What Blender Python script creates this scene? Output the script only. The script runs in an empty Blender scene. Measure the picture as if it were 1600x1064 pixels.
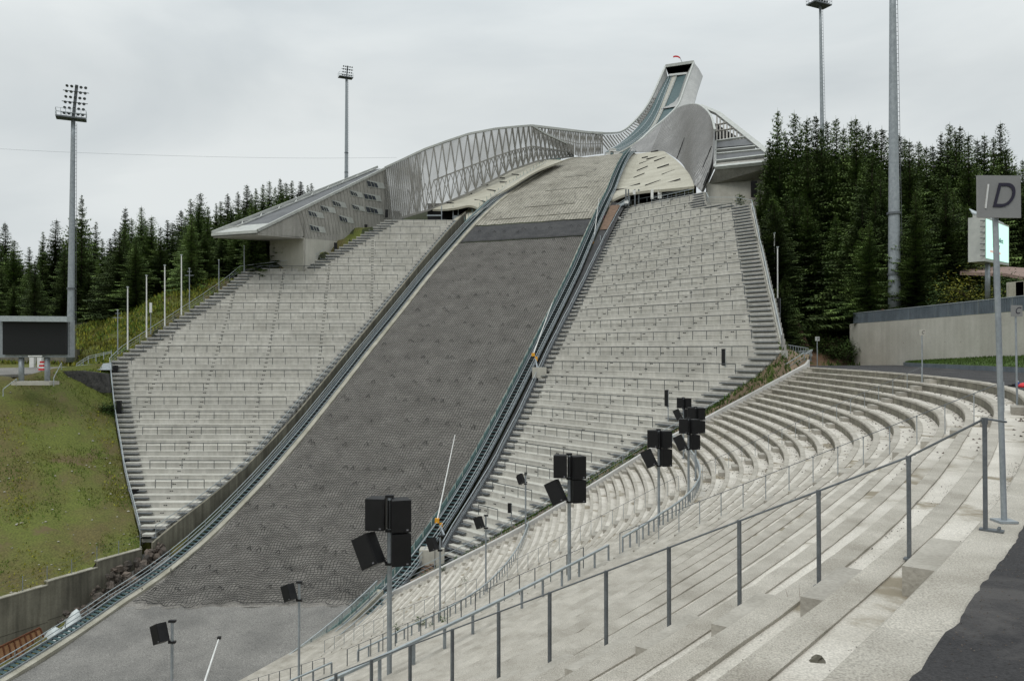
import bpy, math, random
import numpy as np
from mathutils import Vector, Matrix
random.seed(7); RNG=np.random.default_rng(7)
S=bpy.context.scene; COL=S.collection
# ------------------------------------------------------------------ camera, world, sun, exposure
FP=1230.0; PIT=math.atan(17/FP)
cd=bpy.data.cameras.new("camera"); cam=bpy.data.objects.new("camera",cd); COL.objects.link(cam)
cd.sensor_width=36; cd.lens=36*FP/1600; cd.clip_start=.1; cd.clip_end=6000
cam.location=(0,0,0); cam.rotation_euler=(math.pi/2+PIT,0,0); S.camera=cam
W=bpy.data.worlds.new("World"); S.world=W; W.use_nodes=True
SUN_EL,SUN_AZ=math.radians(52),math.radians(215)   # azimuth clockwise from +Y
def world():
    nt=W.node_tree; nt.nodes.clear(); N=nt.nodes.new; L=nt.links.new
    out=N('ShaderNodeOutputWorld'); bg=N('ShaderNodeBackground'); tc=N('ShaderNodeTexCoord')
    sep=N('ShaderNodeSeparateXYZ'); L(tc.outputs['Generated'],sep.inputs[0])
    # overcast dome: brighter towards the zenith
    mx=N('ShaderNodeMapRange'); mx.inputs[1].default_value=.30; mx.inputs[2].default_value=1; mx.inputs[3].default_value=1; mx.inputs[4].default_value=2.1; L(sep.outputs[2],mx.inputs[0])
    mp=N('ShaderNodeMapping'); mp.inputs['Scale'].default_value=(1.1,1.1,3.0); L(tc.outputs['Generated'],mp.inputs[0])
    nz=N('ShaderNodeTexNoise'); nz.inputs['Scale'].default_value=1.7; nz.inputs['Detail'].default_value=6; nz.inputs['Roughness'].default_value=.5; nz.inputs['Distortion'].default_value=.4; L(mp.outputs[0],nz.inputs[0])
    cr=N('ShaderNodeValToRGB'); cr.color_ramp.elements[0].position=.34; cr.color_ramp.elements[0].color=(.54,.585,.605,1)
    cr.color_ramp.elements[1].position=.66; cr.color_ramp.elements[1].color=(.74,.775,.775,1); L(nz.outputs[0],cr.inputs[0])
    sc=N('ShaderNodeVectorMath'); sc.operation='SCALE'; L(cr.outputs[0],sc.inputs[0]); L(mx.outputs[0],sc.inputs['Scale'])
    sky=N('ShaderNodeTexSky'); sky.sky_type='NISHITA'; sky.sun_disc=False; sky.sun_elevation=SUN_EL; sky.sun_rotation=SUN_AZ
    bg2=N('ShaderNodeBackground'); bg2.inputs[1].default_value=.05; L(sky.outputs[0],bg2.inputs[0])
    L(sc.outputs[0],bg.inputs[0]); bg.inputs[1].default_value=1.0
    mix=N('ShaderNodeMixShader'); mix.inputs[0].default_value=.06; L(bg.outputs[0],mix.inputs[1]); L(bg2.outputs[0],mix.inputs[2]); L(mix.outputs[0],out.inputs[0])
world()
sd=bpy.data.lights.new("sun",'SUN'); sd.energy=.8; sd.angle=math.radians(25); sd.color=(1,.97,.92)
sun=bpy.data.objects.new("sun",sd); COL.objects.link(sun)
dv=Vector((math.sin(SUN_AZ)*math.cos(SUN_EL),math.cos(SUN_AZ)*math.cos(SUN_EL),math.sin(SUN_EL)))
sun.rotation_euler=dv.to_track_quat('Z','Y').to_euler()
S.view_settings.view_transform='Standard'; S.view_settings.look='None'; S.view_settings.exposure=.10; S.view_settings.gamma=1
S.render.resolution_x=1024; S.render.resolution_y=680
# ------------------------------------------------------------------ survey helpers (photo pixel + distance -> place)
def ray(u,v):
    a=(u-800)/FP; b=(532-v)/FP
    return np.array([a,math.cos(PIT)-b*math.sin(PIT),math.sin(PIT)+b*math.cos(PIT)])
def P(u,v,Y):
    r=ray(u,v); return r*(Y/r[1])
def proj(p):
    p=np.asarray(p,float); x,y,z=p[...,0],p[...,1],p[...,2]
    yy=y*math.cos(PIT)+z*math.sin(PIT); zz=-y*math.sin(PIT)+z*math.cos(PIT)
    return 800+FP*x/yy, 532-FP*zz/yy
# ------------------------------------------------------------------ object helpers
ORI={}
def tag(o,label=None,cat=None,group=None,kind=None):
    if label: o['label']=label
    if cat: o['category']=cat
    if group: o['group']=group
    if kind: o['kind']=kind
    return o
def thing(name,loc,label,cat,group=None):
    o=bpy.data.objects.new(name,None); COL.objects.link(o); o.location=tuple(float(q) for q in loc); o.empty_display_size=.5
    ORI[o.name]=np.array(loc,float); return tag(o,label,cat,group)
class MB:
    def __init__(s): s.v=[]; s.f=[]; s.m=[]; s.t=[]
    def add(s,vs,fs,m=0,t=1.0):
        b=len(s.v); s.v+=[tuple(float(c) for c in p) for p in vs]
        for f in fs: s.f.append([b+i for i in f]); s.m.append(m); s.t.append(t)
        return s
    def box(s,c,h,ax=None,m=0,t=1.0):
        c=np.array(c,float)
        if ax is None: ax=np.eye(3)
        ax=[np.array(a,float) for a in ax]
        vs=[c+ax[0]*h[0]*i+ax[1]*h[1]*j+ax[2]*h[2]*k for k in(-1,1) for j in(-1,1) for i in(-1,1)]
        return s.add(vs,[(0,2,3,1),(4,5,7,6),(0,1,5,4),(2,6,7,3),(0,4,6,2),(1,3,7,5)],m,t)
    def bar(s,a,b,w,h=None,up=(0,0,1),m=0,t=1.0):
        a=np.array(a,float); b=np.array(b,float); h=h or w; d=b-a; l=np.linalg.norm(d)
        if l<1e-6: return s
        d/=l; sd_=np.cross(d,up)
        if np.linalg.norm(sd_)<1e-4: sd_=np.cross(d,(1,0,0))
        sd_/=np.linalg.norm(sd_); u=np.cross(sd_,d)
        return s.box((a+b)/2,(l/2,w/2,h/2),(d,sd_,u),m,t)
    def tube(s,pts,r,n=8,m=0,t=1.0,cap=True):
        pts=[np.array(p,float) for p in pts]; rs=r if hasattr(r,'__len__') else [r]*len(pts); b=[]
        for i,p in enumerate(pts):
            d=pts[min(i+1,len(pts)-1)]-pts[max(i-1,0)]; d/=np.linalg.norm(d)+1e-9
            a=np.cross(d,(0,0,1))
            if np.linalg.norm(a)<.05: a=np.cross(d,(1,0,0))
            a/=np.linalg.norm(a); c=np.cross(d,a)
            b+=[p+rs[i]*(math.cos(2*math.pi*k/n)*a+math.sin(2*math.pi*k/n)*c) for k in range(n)]
        fs=[(i*n+k,i*n+(k+1)%n,(i+1)*n+(k+1)%n,(i+1)*n+k) for i in range(len(pts)-1) for k in range(n)]
        if cap: fs+=[tuple(range(n-1,-1,-1)),tuple(range((len(pts)-1)*n,len(pts)*n))]
        return s.add(b,fs,m,t)
    def grid(s,G,m=0,t=1.0,flip=False):
        G=np.asarray(G,float); a,b=G.shape[:2]
        fs=[(i*b+j,(i+1)*b+j,(i+1)*b+j+1,i*b+j+1) for i in range(a-1) for j in range(b-1)]
        if flip: fs=[f[::-1] for f in fs]
        return s.add(G.reshape(-1,3),fs,m,t)
    def slab(s,G,n,th,m=0,t=1.0):
        """sheet G thickened by th along -n"""
        G=np.asarray(G,float); n=np.asarray(n,float)*th; a,b=G.shape[:2]; s.grid(G,m,t); s.grid(G-n,m,t,True)
        for E in (G[0],G[-1][::-1],G[:,0][::-1],G[:,-1]): s.grid(np.stack([E,E-n]),m,t)
        return s
    def build(s,name,mats,parent=None,base=None,smooth=False):
        if not isinstance(mats,(list,tuple)): mats=[mats]
        if parent is not None: base=ORI[parent.name]
        elif base is None:
            A=np.array(s.v); base=np.array([A[:,0].mean(),A[:,1].mean(),A[:,2].min()])
        base=np.array(base,float); V=(np.array(s.v)-base)
        me=bpy.data.meshes.new(name); me.from_pydata(V.tolist(),[],s.f); 
        for mm in mats: me.materials.append(mm)
        me.polygons.foreach_set('material_index',s.m)
        at=me.attributes.new('tone','FLOAT','FACE'); at.data.foreach_set('value',s.t)
        if smooth: me.polygons.foreach_set('use_smooth',[True]*len(me.polygons))
        me.update(); o=bpy.data.objects.new(name,me); COL.objects.link(o); ORI[o.name]=base
        if parent is not None: o.parent=parent
        else: o.location=base
        return o
def copy_tree(root,loc,rz=0,sc=None,label=None,group=None):
    r=root.copy(); COL.objects.link(r); r.location=tuple(float(q) for q in loc); r.rotation_euler=(0,0,rz)
    if sc is not None: r.scale=sc if hasattr(sc,'__len__') else (sc,)*3
    if label: r['label']=label
    if group: r['group']=group
    for ch in list(root.children):
        c=ch.copy(); COL.objects.link(c); c.parent=r
        for g in ch.children:
            d=g.copy(); COL.objects.link(d); d.parent=c
    return r
# ------------------------------------------------------------------ materials
def mat(name,col,col2=None,rough=.85,metal=0,scale=1.0,det=6,bump=.0,bscale=None,streak=0,fine=.12,stain=None,stain_scale=.25,rnd=0,spec=.3,lo=.35,hi=.65,stretch=None):
    m=bpy.data.materials.new(name); m.use_nodes=True; nt=m.node_tree; N=nt.nodes.new; L=nt.links.new
    b=nt.nodes['Principled BSDF']; b.inputs['Roughness'].default_value=rough; b.inputs['Metallic'].default_value=metal; b.inputs['Specular IOR Level'].default_value=spec
    geo=N('ShaderNodeNewGeometry'); col2=col2 or tuple(c*.8 for c in col)
    vec=geo.outputs['Position']
    if stretch:
        mp=N('ShaderNodeMapping'); mp.inputs['Scale'].default_value=stretch; L(vec,mp.inputs[0]); vec=mp.outputs[0]
    nz=N('ShaderNodeTexNoise'); nz.inputs['Scale'].default_value=scale; nz.inputs['Detail'].default_value=det; nz.inputs['Roughness'].default_value=.6; L(vec,nz.inputs[0])
    mr=N('ShaderNodeMapRange'); mr.inputs[1].default_value=lo; mr.inputs[2].default_value=hi; L(nz.outputs[0],mr.inputs[0])
    mx=N('ShaderNodeMix'); mx.data_type='RGBA'; L(mr.outputs[0],mx.inputs[0]); mx.inputs[6].default_value=(*col2,1); mx.inputs[7].default_value=(*col,1); c=mx.outputs[2]
    def mul(c,fac_out,lo_,hi_,a,b_):
        r=N('ShaderNodeMapRange'); r.inputs[1].default_value=lo_; r.inputs[2].default_value=hi_; r.inputs[3].default_value=a; r.inputs[4].default_value=b_; L(fac_out,r.inputs[0])
        v=N('ShaderNodeVectorMath'); v.operation='SCALE'; L(c,v.inputs[0]); L(r.outputs[0],v.inputs['Scale']); return v.outputs[0]
    if fine:
        n2=N('ShaderNodeTexNoise'); n2.inputs['Scale'].default_value=(bscale or scale*12); n2.inputs['Detail'].default_value=4; L(geo.outputs['Position'],n2.inputs[0])
        c=mul(c,n2.outputs[0],.3,.7,1-fine,1+fine)
    if streak:
        mp2=N('ShaderNodeMapping'); mp2.inputs['Scale'].default_value=(1.6,1.6,.12); L(geo.outputs['Position'],mp2.inputs[0])
        n3=N('ShaderNodeTexNoise'); n3.inputs['Scale'].default_value=1.2; n3.inputs['Detail'].default_value=5; L(mp2.outputs[0],n3.inputs[0])
        c=mul(c,n3.outputs[0],.35,.7,1-streak,1+streak*.4)
    if stain:
        n4=N('ShaderNodeTexNoise'); n4.inputs['Scale'].default_value=stain_scale; n4.inputs['Detail'].default_value=7; n4.inputs['Roughness'].default_value=.65; n4.inputs['Distortion'].default_value=.5; L(geo.outputs['Position'],n4.inputs[0])
        r4=N('ShaderNodeMapRange'); r4.inputs[1].default_value=.55; r4.inputs[2].default_value=.63; L(n4.outputs[0],r4.inputs[0])
        m4=N('ShaderNodeMix'); m4.data_type='RGBA'; L(r4.outputs[0],m4.inputs[0]); L(c,m4.inputs[6]); m4.inputs[7].default_value=(*stain,1); c=m4.outputs[2]
    at=N('ShaderNodeAttribute'); at.attribute_name='tone'
    v=N('ShaderNodeVectorMath'); v.operation='SCALE'; L(c,v.inputs[0]); L(at.outputs['Fac'],v.inputs['Scale']); c=v.outputs[0]
    if rnd:
        oi=N('ShaderNodeObjectInfo'); c=mul(c,oi.outputs['Random'],0,1,1-rnd,1+rnd)
    L(c,b.inputs['Base Color'])
    if bump:
        n5=N('ShaderNodeTexNoise'); n5.inputs['Scale'].default_value=bscale or scale*8; n5.inputs['Detail'].default_value=6; L(geo.outputs['Position'],n5.inputs[0])
        bp=N('ShaderNodeBump'); bp.inputs['Strength'].default_value=bump; bp.inputs['Distance'].default_value=.03; L(n5.outputs[0],bp.inputs['Height']); L(bp.outputs[0],b.inputs['Normal'])
    return m
M={}
M['stand']=mat('stand_concrete',(.53,.515,.475),(.45,.435,.395),scale=.35,streak=.14,fine=.06,bump=.3,bscale=6)
M['stand_tread']=mat('stand_tread_concrete',(.53,.52,.47),(.45,.44,.39),scale=.5,fine=.08)
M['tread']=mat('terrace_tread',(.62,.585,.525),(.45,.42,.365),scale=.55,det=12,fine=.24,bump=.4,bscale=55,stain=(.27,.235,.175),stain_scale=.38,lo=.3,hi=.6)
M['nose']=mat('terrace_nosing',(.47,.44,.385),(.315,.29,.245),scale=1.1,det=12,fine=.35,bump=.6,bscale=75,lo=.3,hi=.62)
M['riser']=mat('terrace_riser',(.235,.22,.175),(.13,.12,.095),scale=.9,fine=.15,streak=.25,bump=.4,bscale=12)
M['block']=mat('step_block_concrete',(.40,.375,.33),(.31,.29,.25),scale=2,fine=.12,bump=.4,bscale=25)
M['asphalt']=mat('asphalt',(.052,.050,.051),(.034,.033,.035),scale=.7,fine=.35,bump=.9,bscale=60,stain=(.085,.08,.078),stain_scale=.5)
M['conc']=mat('cast_concrete',(.48,.465,.41),(.40,.385,.335),scale=.3,streak=.07,fine=.05,bump=.2,bscale=5)
M['oldconc']=mat('old_retaining_concrete',(.24,.225,.175),(.15,.14,.11),scale=.25,streak=.35,fine=.1,bump=.3,bscale=6)
M['para']=mat('parapet_concrete',(.52,.51,.49),(.43,.42,.40),scale=.8,fine=.08)
M['curb']=mat('curb_concrete',(.40,.38,.32),(.28,.265,.21),scale=.6,fine=.12)
M['gravel']=mat('gravel',(.215,.207,.192),(.15,.145,.136),scale=.25,fine=.42,bump=1,bscale=10)
M['mat']=mat('brown_gravel_mat',(.225,.212,.192),(.158,.148,.133),scale=.35,fine=.4,bump=1,bscale=6)
M['darkmat']=mat('dark_mat',(.062,.062,.062),(.04,.04,.042),scale=.5,fine=.35,bump=.6,bscale=5)
M['net']=mat('net_rope',(.035,.033,.03),(.02,.02,.02),scale=1,fine=0)
M['pale']=mat('pale_batten',(.46,.45,.40),(.36,.35,.31),scale=1,fine=.1)
M['steel']=mat('galvanised_steel',(.33,.36,.38),(.24,.265,.285),rough=.5,metal=.35,scale=2.5,fine=.1,spec=.5)
M['steeld']=mat('weathered_steel',(.15,.165,.175),(.10,.11,.12),rough=.5,metal=.35,scale=3,fine=.15,spec=.5)
M['lsteel']=mat('pale_galvanised_steel',(.42,.46,.47),(.33,.37,.385),rough=.45,metal=.3,scale=3,fine=.08,spec=.5)
M['teal']=mat('green_tinted_tread',(.075,.125,.13),(.045,.08,.085),rough=.5,scale=2,fine=.15)
M['tealg']=mat('green_tinted_panel',(.22,.33,.315),(.15,.24,.235),rough=.35,scale=1.5,fine=.1)
M['clad']=mat('grey_timber_cladding',(.35,.335,.305),(.28,.27,.245),scale=.4,fine=.1,streak=.15)
M['wingm']=mat('grey_metal_cladding',(.285,.28,.27),(.20,.195,.19),rough=.5,metal=.2,scale=.15,fine=.08,streak=.25,spec=.5)
M['tower']=mat('pale_metal_cladding',(.40,.40,.385),(.32,.32,.31),rough=.5,metal=.2,scale=.2,fine=.06,streak=.12,spec=.5)
M['truss']=mat('grey_painted_truss',(.27,.26,.235),(.20,.195,.18),rough=.6,scale=1,fine=.05)
M['roof']=mat('dark_grey_roof',(.155,.16,.165),(.12,.125,.13),scale=.4,fine=.12)
M['trim']=mat('pale_metal_trim',(.47,.48,.45),(.38,.39,.37),rough=.5,metal=.2,scale=1,fine=.04)
M['shell']=mat('shell_concrete',(.47,.45,.375),(.37,.35,.285),scale=.35,fine=.1,streak=.08,bump=.2,bscale=5,stretch=(.5,.5,2.5))
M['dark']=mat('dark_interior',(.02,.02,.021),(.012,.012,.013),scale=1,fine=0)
M['black']=mat('black_plastic',(.012,.012,.013),(.008,.008,.009),rough=.55,scale=3,fine=.05)
M['screen']=mat('black_screen',(.010,.011,.012),(.008,.009,.01),rough=.4,scale=3,fine=0)
M['glass']=mat('window_glass',(.035,.045,.06),(.02,.025,.035),rough=.25,scale=.5,fine=0,spec=.4)
M['raild']=mat('dark_rail_steel',(.10,.11,.115),(.07,.08,.085),rough=.5,metal=.3,fine=.05)
M['rubble']=mat('dark_rubble_stone',(.075,.073,.07),(.03,.03,.03),scale=1.5,det=9,fine=.3,bump=1,bscale=5)
M['white']=mat('white_paint',(.74,.74,.72),(.62,.62,.6),rough=.4,scale=2,fine=.03,spec=.5)
M['yellow']=mat('orange_yellow_paint',(.75,.36,.03),(.6,.28,.02),rough=.4,scale=3,fine=.03)
M['red']=mat('red_plastic',(.65,.035,.04),(.5,.02,.03),rough=.4,scale=3,fine=.03)
M['blue']=mat('blue_fabric',(.05,.09,.3),(.03,.05,.2),scale=6,fine=.05)
M['skin']=mat('skin',(.5,.33,.25),(.45,.29,.21),scale=9,fine=.03)
M['orange']=mat('orange_formwork_board',(.36,.20,.105),(.27,.145,.07),scale=.8,fine=.12)
M['rust']=mat('rusty_rib',(.16,.06,.03),(.10,.04,.02),scale=2,fine=.1)
M['tarp']=mat('white_tarpaulin',(.62,.66,.65),(.48,.52,.52),rough=.4,scale=1,fine=.05,spec=.5)
M['rock']=mat('pinkish_rock',(.145,.115,.095),(.05,.045,.04),scale=.7,det=9,fine=.2,bump=1,bscale=5,rnd=.25)
M['soil']=mat('reddish_soil',(.19,.115,.07),(.10,.065,.042),scale=.4,fine=.2,bump=.8,bscale=5,stain=(.045,.07,.015),stain_scale=.35)
M['sand']=mat('sandy_soil',(.25,.185,.125),(.155,.115,.08),scale=.5,fine=.15,bump=.6,bscale=6,stain=(.07,.10,.02),stain_scale=.45)
M['grass']=mat('rough_grass',(.105,.122,.024),(.108,.092,.032),scale=.13,det=12,fine=.35,bump=.9,bscale=5,stain=(.125,.098,.045),stain_scale=.11,lo=.4,hi=.58)
M['lawn']=mat('lawn_grass',(.06,.105,.018),(.04,.07,.012),scale=.6,fine=.3,bump=.8,bscale=12)
M['forestfloor']=mat('forest_floor',(.035,.045,.014),(.02,.022,.01),scale=.2,fine=.3)
M['blade']=mat('grass_blades',(.10,.16,.022),(.14,.135,.03),scale=.16,det=8,fine=.25,lo=.4,hi=.56)
M['flower']=mat('yellow_flowering_herbs',(.28,.26,.03),(.15,.17,.025),scale=1.5,fine=.2)
M['bark']=mat('spruce_bark',(.07,.052,.04),(.04,.03,.024),scale=2,fine=.2)
M['spruce']=mat('spruce_needles',(.115,.165,.045),(.055,.09,.027),scale=.4,det=5,fine=.25,bscale=3,rnd=.45)
M['leaf']=mat('broad_leaves',(.05,.085,.018),(.03,.055,.012),scale=.8,fine=.2,rnd=.2)
M['pebble']=mat('dark_debris',(.07,.055,.045),(.03,.027,.024),scale=9,fine=.2)
M['sign']=mat('grey_sign_panel',(.24,.24,.235),(.22,.22,.215),rough=.5,scale=4,fine=.03)
M['corr']=mat('zinc_sheet',(.20,.235,.265),(.145,.175,.20),rough=.45,metal=.3,scale=.6,fine=.08,streak=.12,spec=.5)
M['wood']=mat('brown_planks',(.20,.13,.09),(.12,.08,.055),scale=2,fine=.15)
M['pink']=mat('pinkish_pavement',(.27,.19,.16),(.22,.16,.135),scale=.5,fine=.1)
def emis(name,col,st):
    m=bpy.data.materials.new(name); m.use_nodes=True; b=m.node_tree.nodes['Principled BSDF']; b.inputs['Base Color'].default_value=(*[c*.3 for c in col],1)
    b.inputs['Emission Color'].default_value=(*col,1); b.inputs['Emission Strength'].default_value=st; return m
M['lit']=emis('lit_screen',(.62,1.0,.86),.95)
def meshy(name,col,alpha,sx):
    """fine woven metal: really partly see-through sheet, hole pattern too small to model"""
    m=mat(name,col,tuple(c*.8 for c in col),rough=.6,scale=.3,fine=.05); nt=m.node_tree; N=nt.nodes.new; L=nt.links.new
    b=nt.nodes['Principled BSDF']; geo=N('ShaderNodeNewGeometry'); nz=N('ShaderNodeTexNoise'); nz.inputs['Scale'].default_value=sx; L(geo.outputs['Position'],nz.inputs[0])
    r=N('ShaderNodeMapRange'); r.inputs[1].default_value=.35; r.inputs[2].default_value=.65; r.inputs[3].default_value=max(alpha-.18,0); r.inputs[4].default_value=alpha+.12; L(nz.outputs[0],r.inputs[0]); L(r.outputs[0],b.inputs['Alpha']); return m
M['mesh']=meshy('woven_metal_mesh',(.30,.29,.27),.60,.12); M['mesh2']=meshy('open_metal_mesh',(.26,.25,.23),.3,.12)
M['meshd']=meshy('dense_metal_mesh',(.33,.32,.295),.66,.25)
def knollmat():
    m=mat('pale_plastic_matting',(.36,.34,.285),(.24,.225,.185),scale=.25,fine=.25,bscale=3); nt=m.node_tree; N=nt.nodes.new; L=nt.links.new
    b=nt.nodes['Principled BSDF']; src=b.inputs['Base Color'].links[0].from_socket
    geo=N('ShaderNodeNewGeometry'); mp=N('ShaderNodeMapping'); mp.inputs['Rotation'].default_value=(0,0,math.radians(22)); L(geo.outputs['Position'],mp.inputs[0])
    wv=N('ShaderNodeTexWave'); wv.wave_type='BANDS'; wv.bands_direction='X'; wv.inputs['Scale'].default_value=.5; wv.inputs['Distortion'].default_value=.5; wv.inputs['Detail'].default_value=3; wv.inputs['Detail Scale'].default_value=1.5; L(mp.outputs[0],wv.inputs[0])
    r=N('ShaderNodeMapRange'); r.inputs[1].default_value=.1; r.inputs[2].default_value=.55; r.inputs[3].default_value=.58; r.inputs[4].default_value=1.0; L(wv.outputs[1],r.inputs[0])
    v=N('ShaderNodeVectorMath'); v.operation='SCALE'; L(src,v.inputs[0]); L(r.outputs[0],v.inputs['Scale'])
    nz=N('ShaderNodeTexNoise'); nz.inputs['Scale'].default_value=1.3; nz.inputs['Detail'].default_value=3; L(geo.outputs['Position'],nz.inputs[0])
    r2=N('ShaderNodeMapRange'); r2.inputs[1].default_value=.58; r2.inputs[2].default_value=.68; r2.inputs[3].default_value=1; r2.inputs[4].default_value=.45; L(nz.outputs[0],r2.inputs[0])
    v2=N('ShaderNodeVectorMath'); v2.operation='SCALE'; L(v.outputs[0],v2.inputs[0]); L(r2.outputs[0],v2.inputs['Scale']); L(v2.outputs[0],b.inputs['Base Color']); return m
M['knoll']=knollmat()
def zonemix():
    m=M['mat']; nt=m.node_tree; N=nt.nodes.new; L=nt.links.new; b=nt.nodes['Principled BSDF']; src=b.inputs['Base Color'].links[0].from_socket
    geo=N('ShaderNodeNewGeometry'); sp=N('ShaderNodeSeparateXYZ'); L(geo.outputs['Position'],sp.inputs[0]); nz=N('ShaderNodeTexNoise'); nz.inputs['Scale'].default_value=.12; nz.inputs['Detail'].default_value=5; L(geo.outputs['Position'],nz.inputs[0])
    ad=N('ShaderNodeMath'); ad.operation='MULTIPLY_ADD'; ad.inputs[1].default_value=14; L(nz.outputs[0],ad.inputs[0]); L(sp.outputs[2],ad.inputs[2])
    r=N('ShaderNodeMapRange'); r.inputs[1].default_value=-19; r.inputs[2].default_value=-6; r.inputs[3].default_value=1.05; r.inputs[4].default_value=1.0; L(ad.outputs[0],r.inputs[0])
    v=N('ShaderNodeVectorMath'); v.operation='SCALE'; L(src,v.inputs[0]); L(r.outputs[0],v.inputs['Scale']); L(v.outputs[0],b.inputs['Base Color'])
zonemix()
# ------------------------------------------------------------------ hill frame
A=math.radians(22); C0=np.array([-10.5,123.]); U=np.array([math.sin(A),math.cos(A)]); V=np.array([math.cos(A),-math.sin(A)])
pu=[-140,-100,-80,-70,-60,-50,-40,-30,-20,-10,0,10,20,30,40,50,60,70,80,88,93,97]
pz=[-28.9,-28.8,-28.5,-28.1,-27.4,-26.2,-23.9,-19.7,-14.0,-7.3,-.3,6.5,13.5,20.4,27.1,33.0,38.5,43.4,47.9,50.9,52.3,53.0]
ug=np.arange(-140,98,.5); zg=np.interp(ug,pu,pz); kr=np.ones(19)/19; zg=np.convolve(np.pad(zg,9,mode='edge'),kr,'valid')
def HZ(u): return np.interp(u,ug,zg)
def HW(u): return np.interp(u,[-140,-60,-40,0,20,30,40,50,60,70,80,97],[13.2,13.2,13.5,13.7,13.6,13.1,12.6,12.0,10.7,9.4,8.2,6.4])
def HL(u): return HW(u)-np.interp(u,[-140,-90,-70,-60,-50,-40,-30,-20],[10.3,9.8,6.3,4.0,1.9,1.1,.4,.2])
def skew(u,v): return float(6.2*np.clip((v+12)/25,0,1)*np.clip((u+75)/25,0,1)*np.clip((-u-20)/30,0,1))
def H(u,v,dz=0.):
    q=C0+U*u+V*v; return np.array([q[0],q[1],float(HZ(u))+dz])
def hitv(px,py,v):
    r=ray(px,py); t=(v+C0@V)/(r[:2]@V); return r*t
# ------------------------------------------------------------------ bowl rim
rp=np.array([(-16,-18),(-9,-9.2),(-2.8,-1.66),(2,4.06),(4.84,7.44),(9.6,14),(14.5,21.5),(20,30.2),(25,40),(28.9,52),(31.2,65),(32.3,78),(32.5,90),(32,102)],float)
def catmull(p,n=24):
    o=[]
    for i in range(len(p)-1):
        a=p[max(i-1,0)];b=p[i];c=p[i+1];d=p[min(i+2,len(p)-1)]
        for t in np.linspace(0,1,n,endpoint=False): o.append(.5*((2*b)+(-a+c)*t+(2*a-5*b+4*c-d)*t*t+(-a+3*b-3*c+d)*t**3))
    o.append(p[-1]); return np.array(o)
rim=catmull(rp); ds=np.r_[0,np.cumsum(np.linalg.norm(np.diff(rim,axis=0),axis=1))]
sg=np.arange(0,ds[-1],.5); rim=np.stack([np.interp(sg,ds,rim[:,0]),np.interp(sg,ds,rim[:,1])],1)
k9=np.ones(21)/21; sm=lambda a:np.convolve(np.pad(a,10,mode='reflect',reflect_type='odd'),k9,'valid')
rim=np.stack([sm(rim[:,0]),sm(rim[:,1])],1)
tan=np.gradient(rim,axis=0); tan=np.stack([sm(tan[:,0]),sm(tan[:,1])],1); tan/=np.linalg.norm(tan,axis=1)[:,None]; nrm=np.stack([-tan[:,1],tan[:,0]],1)
KA,KB,KC=18,37,61
def off(k): return 0 if k==0 else .35+.92*(k-1) if k<=18 else 15.99+.80*(k-18) if k<=37 else 31.19+.84*(k-37)
def spread(s): 
    y=np.interp(s,sg,rim[:,1]); return np.interp(y,[5,20,35,50,65,90],[.985,1.0,1.03,1.01,1.0,.99])
def RP(s,o):
    """plan point at arc s, nominal offset o"""
    b=np.array([np.interp(s,sg,rim[:,0]),np.interp(s,sg,rim[:,1])]); n=np.array([np.interp(s,sg,nrm[:,0]),np.interp(s,sg,nrm[:,1])]); return b+n*(min(o,15.99)*float(spread(s))+max(o-15.99,0)*float(np.interp(s,[20,45,80,110],[1.13,1.13,1.02,.98])))
def TZ(k): return -1.7-.45*k if k<=37 else -18.35-.385*(k-37)
def par(x): return 78+(x+12)*.182
def send(o):
    ss=np.arange(8,sg[-1],.25); pts=np.array([RP(s,o) for s in ss]); g=pts[:,1]-par(pts[:,0]); i=np.where(g>0)[0]
    if len(i)==0: return ss[-1]
    i=i[0]; return ss[i-1]+.25*(-g[i-1])/(g[i]-g[i-1]+1e-9)
S0=float(sg[np.argmin(np.abs(rim[:,1]+3.5)+1e3*(rim[:,0]>5))])
def near(x,y): return float(sg[np.argmin((rim[:,0]-x)**2+(rim[:,1]-y)**2)])
STS={}
def SB(o):
    k=round(o,3)
    if k not in STS:
        ss=np.arange(S0,E_(o),.25); vv=np.array([(RP(s,o)-C0)@V for s in ss]); bad=np.where(vv<14.15)[0]
        STS[k]=S0 if len(bad)==0 else min(float(ss[bad[-1]])+.25,E_(o)-1)
    return STS[k]
ENDS={}
def E_(o):
    k=round(o,3)
    if k not in ENDS: ENDS[k]=send(o)
    return ENDS[k]
# ------------------------------------------------------------------ stands: surveyed profiles
def span(ptf,LP,RPY,t0,t1):
    ts=np.arange(t0,t1,.1); q=np.array([ptf(t) for t in ts]); px,py=proj(q)
    lx=np.interp(py,[a[1] for a in LP],[a[0] for a in LP]); rx=np.interp(py,[a[1] for a in RPY],[a[0] for a in RPY])
    ok=np.where((px>=lx)&(px<=rx))[0]
    return None if len(ok)<3 else (ts[ok[0]],ts[ok[-1]])
LS_Y=np.array([90,93,99.7,108.8,118.6,133,144.4,171.1,180.]); LS_Z=np.array([-24,-22.1,-19.6,-15.2,-8.8,1.0,9.3,28.4,34.8])
RS_S=np.array([46,49.8,58.9,68.1,76.4,93.5,104.3,117.1,126.]); RS_Z=np.array([-22.6,-19.8,-14.6,-7.8,-.9,11.8,20.1,29.1,35.4])
def smooth_prof(x,z):
    g=np.arange(x[0],x[-1],.25); zz=np.interp(g,x,z); return g,np.convolve(np.pad(zz,20,mode='reflect',reflect_type='odd'),np.ones(41)/41,'valid')
LG,LZg=smooth_prof(LS_Y,LS_Z); RG,RZg=smooth_prof(RS_S,RS_Z)
rn=np.array([.777,.6295]); rd=np.array([.6295,-.777])
RISE=.655
def lrow(z): return float(np.interp(z,LZg,LG))
def rrow(z): return float(np.interp(z,RZg,RG))
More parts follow.
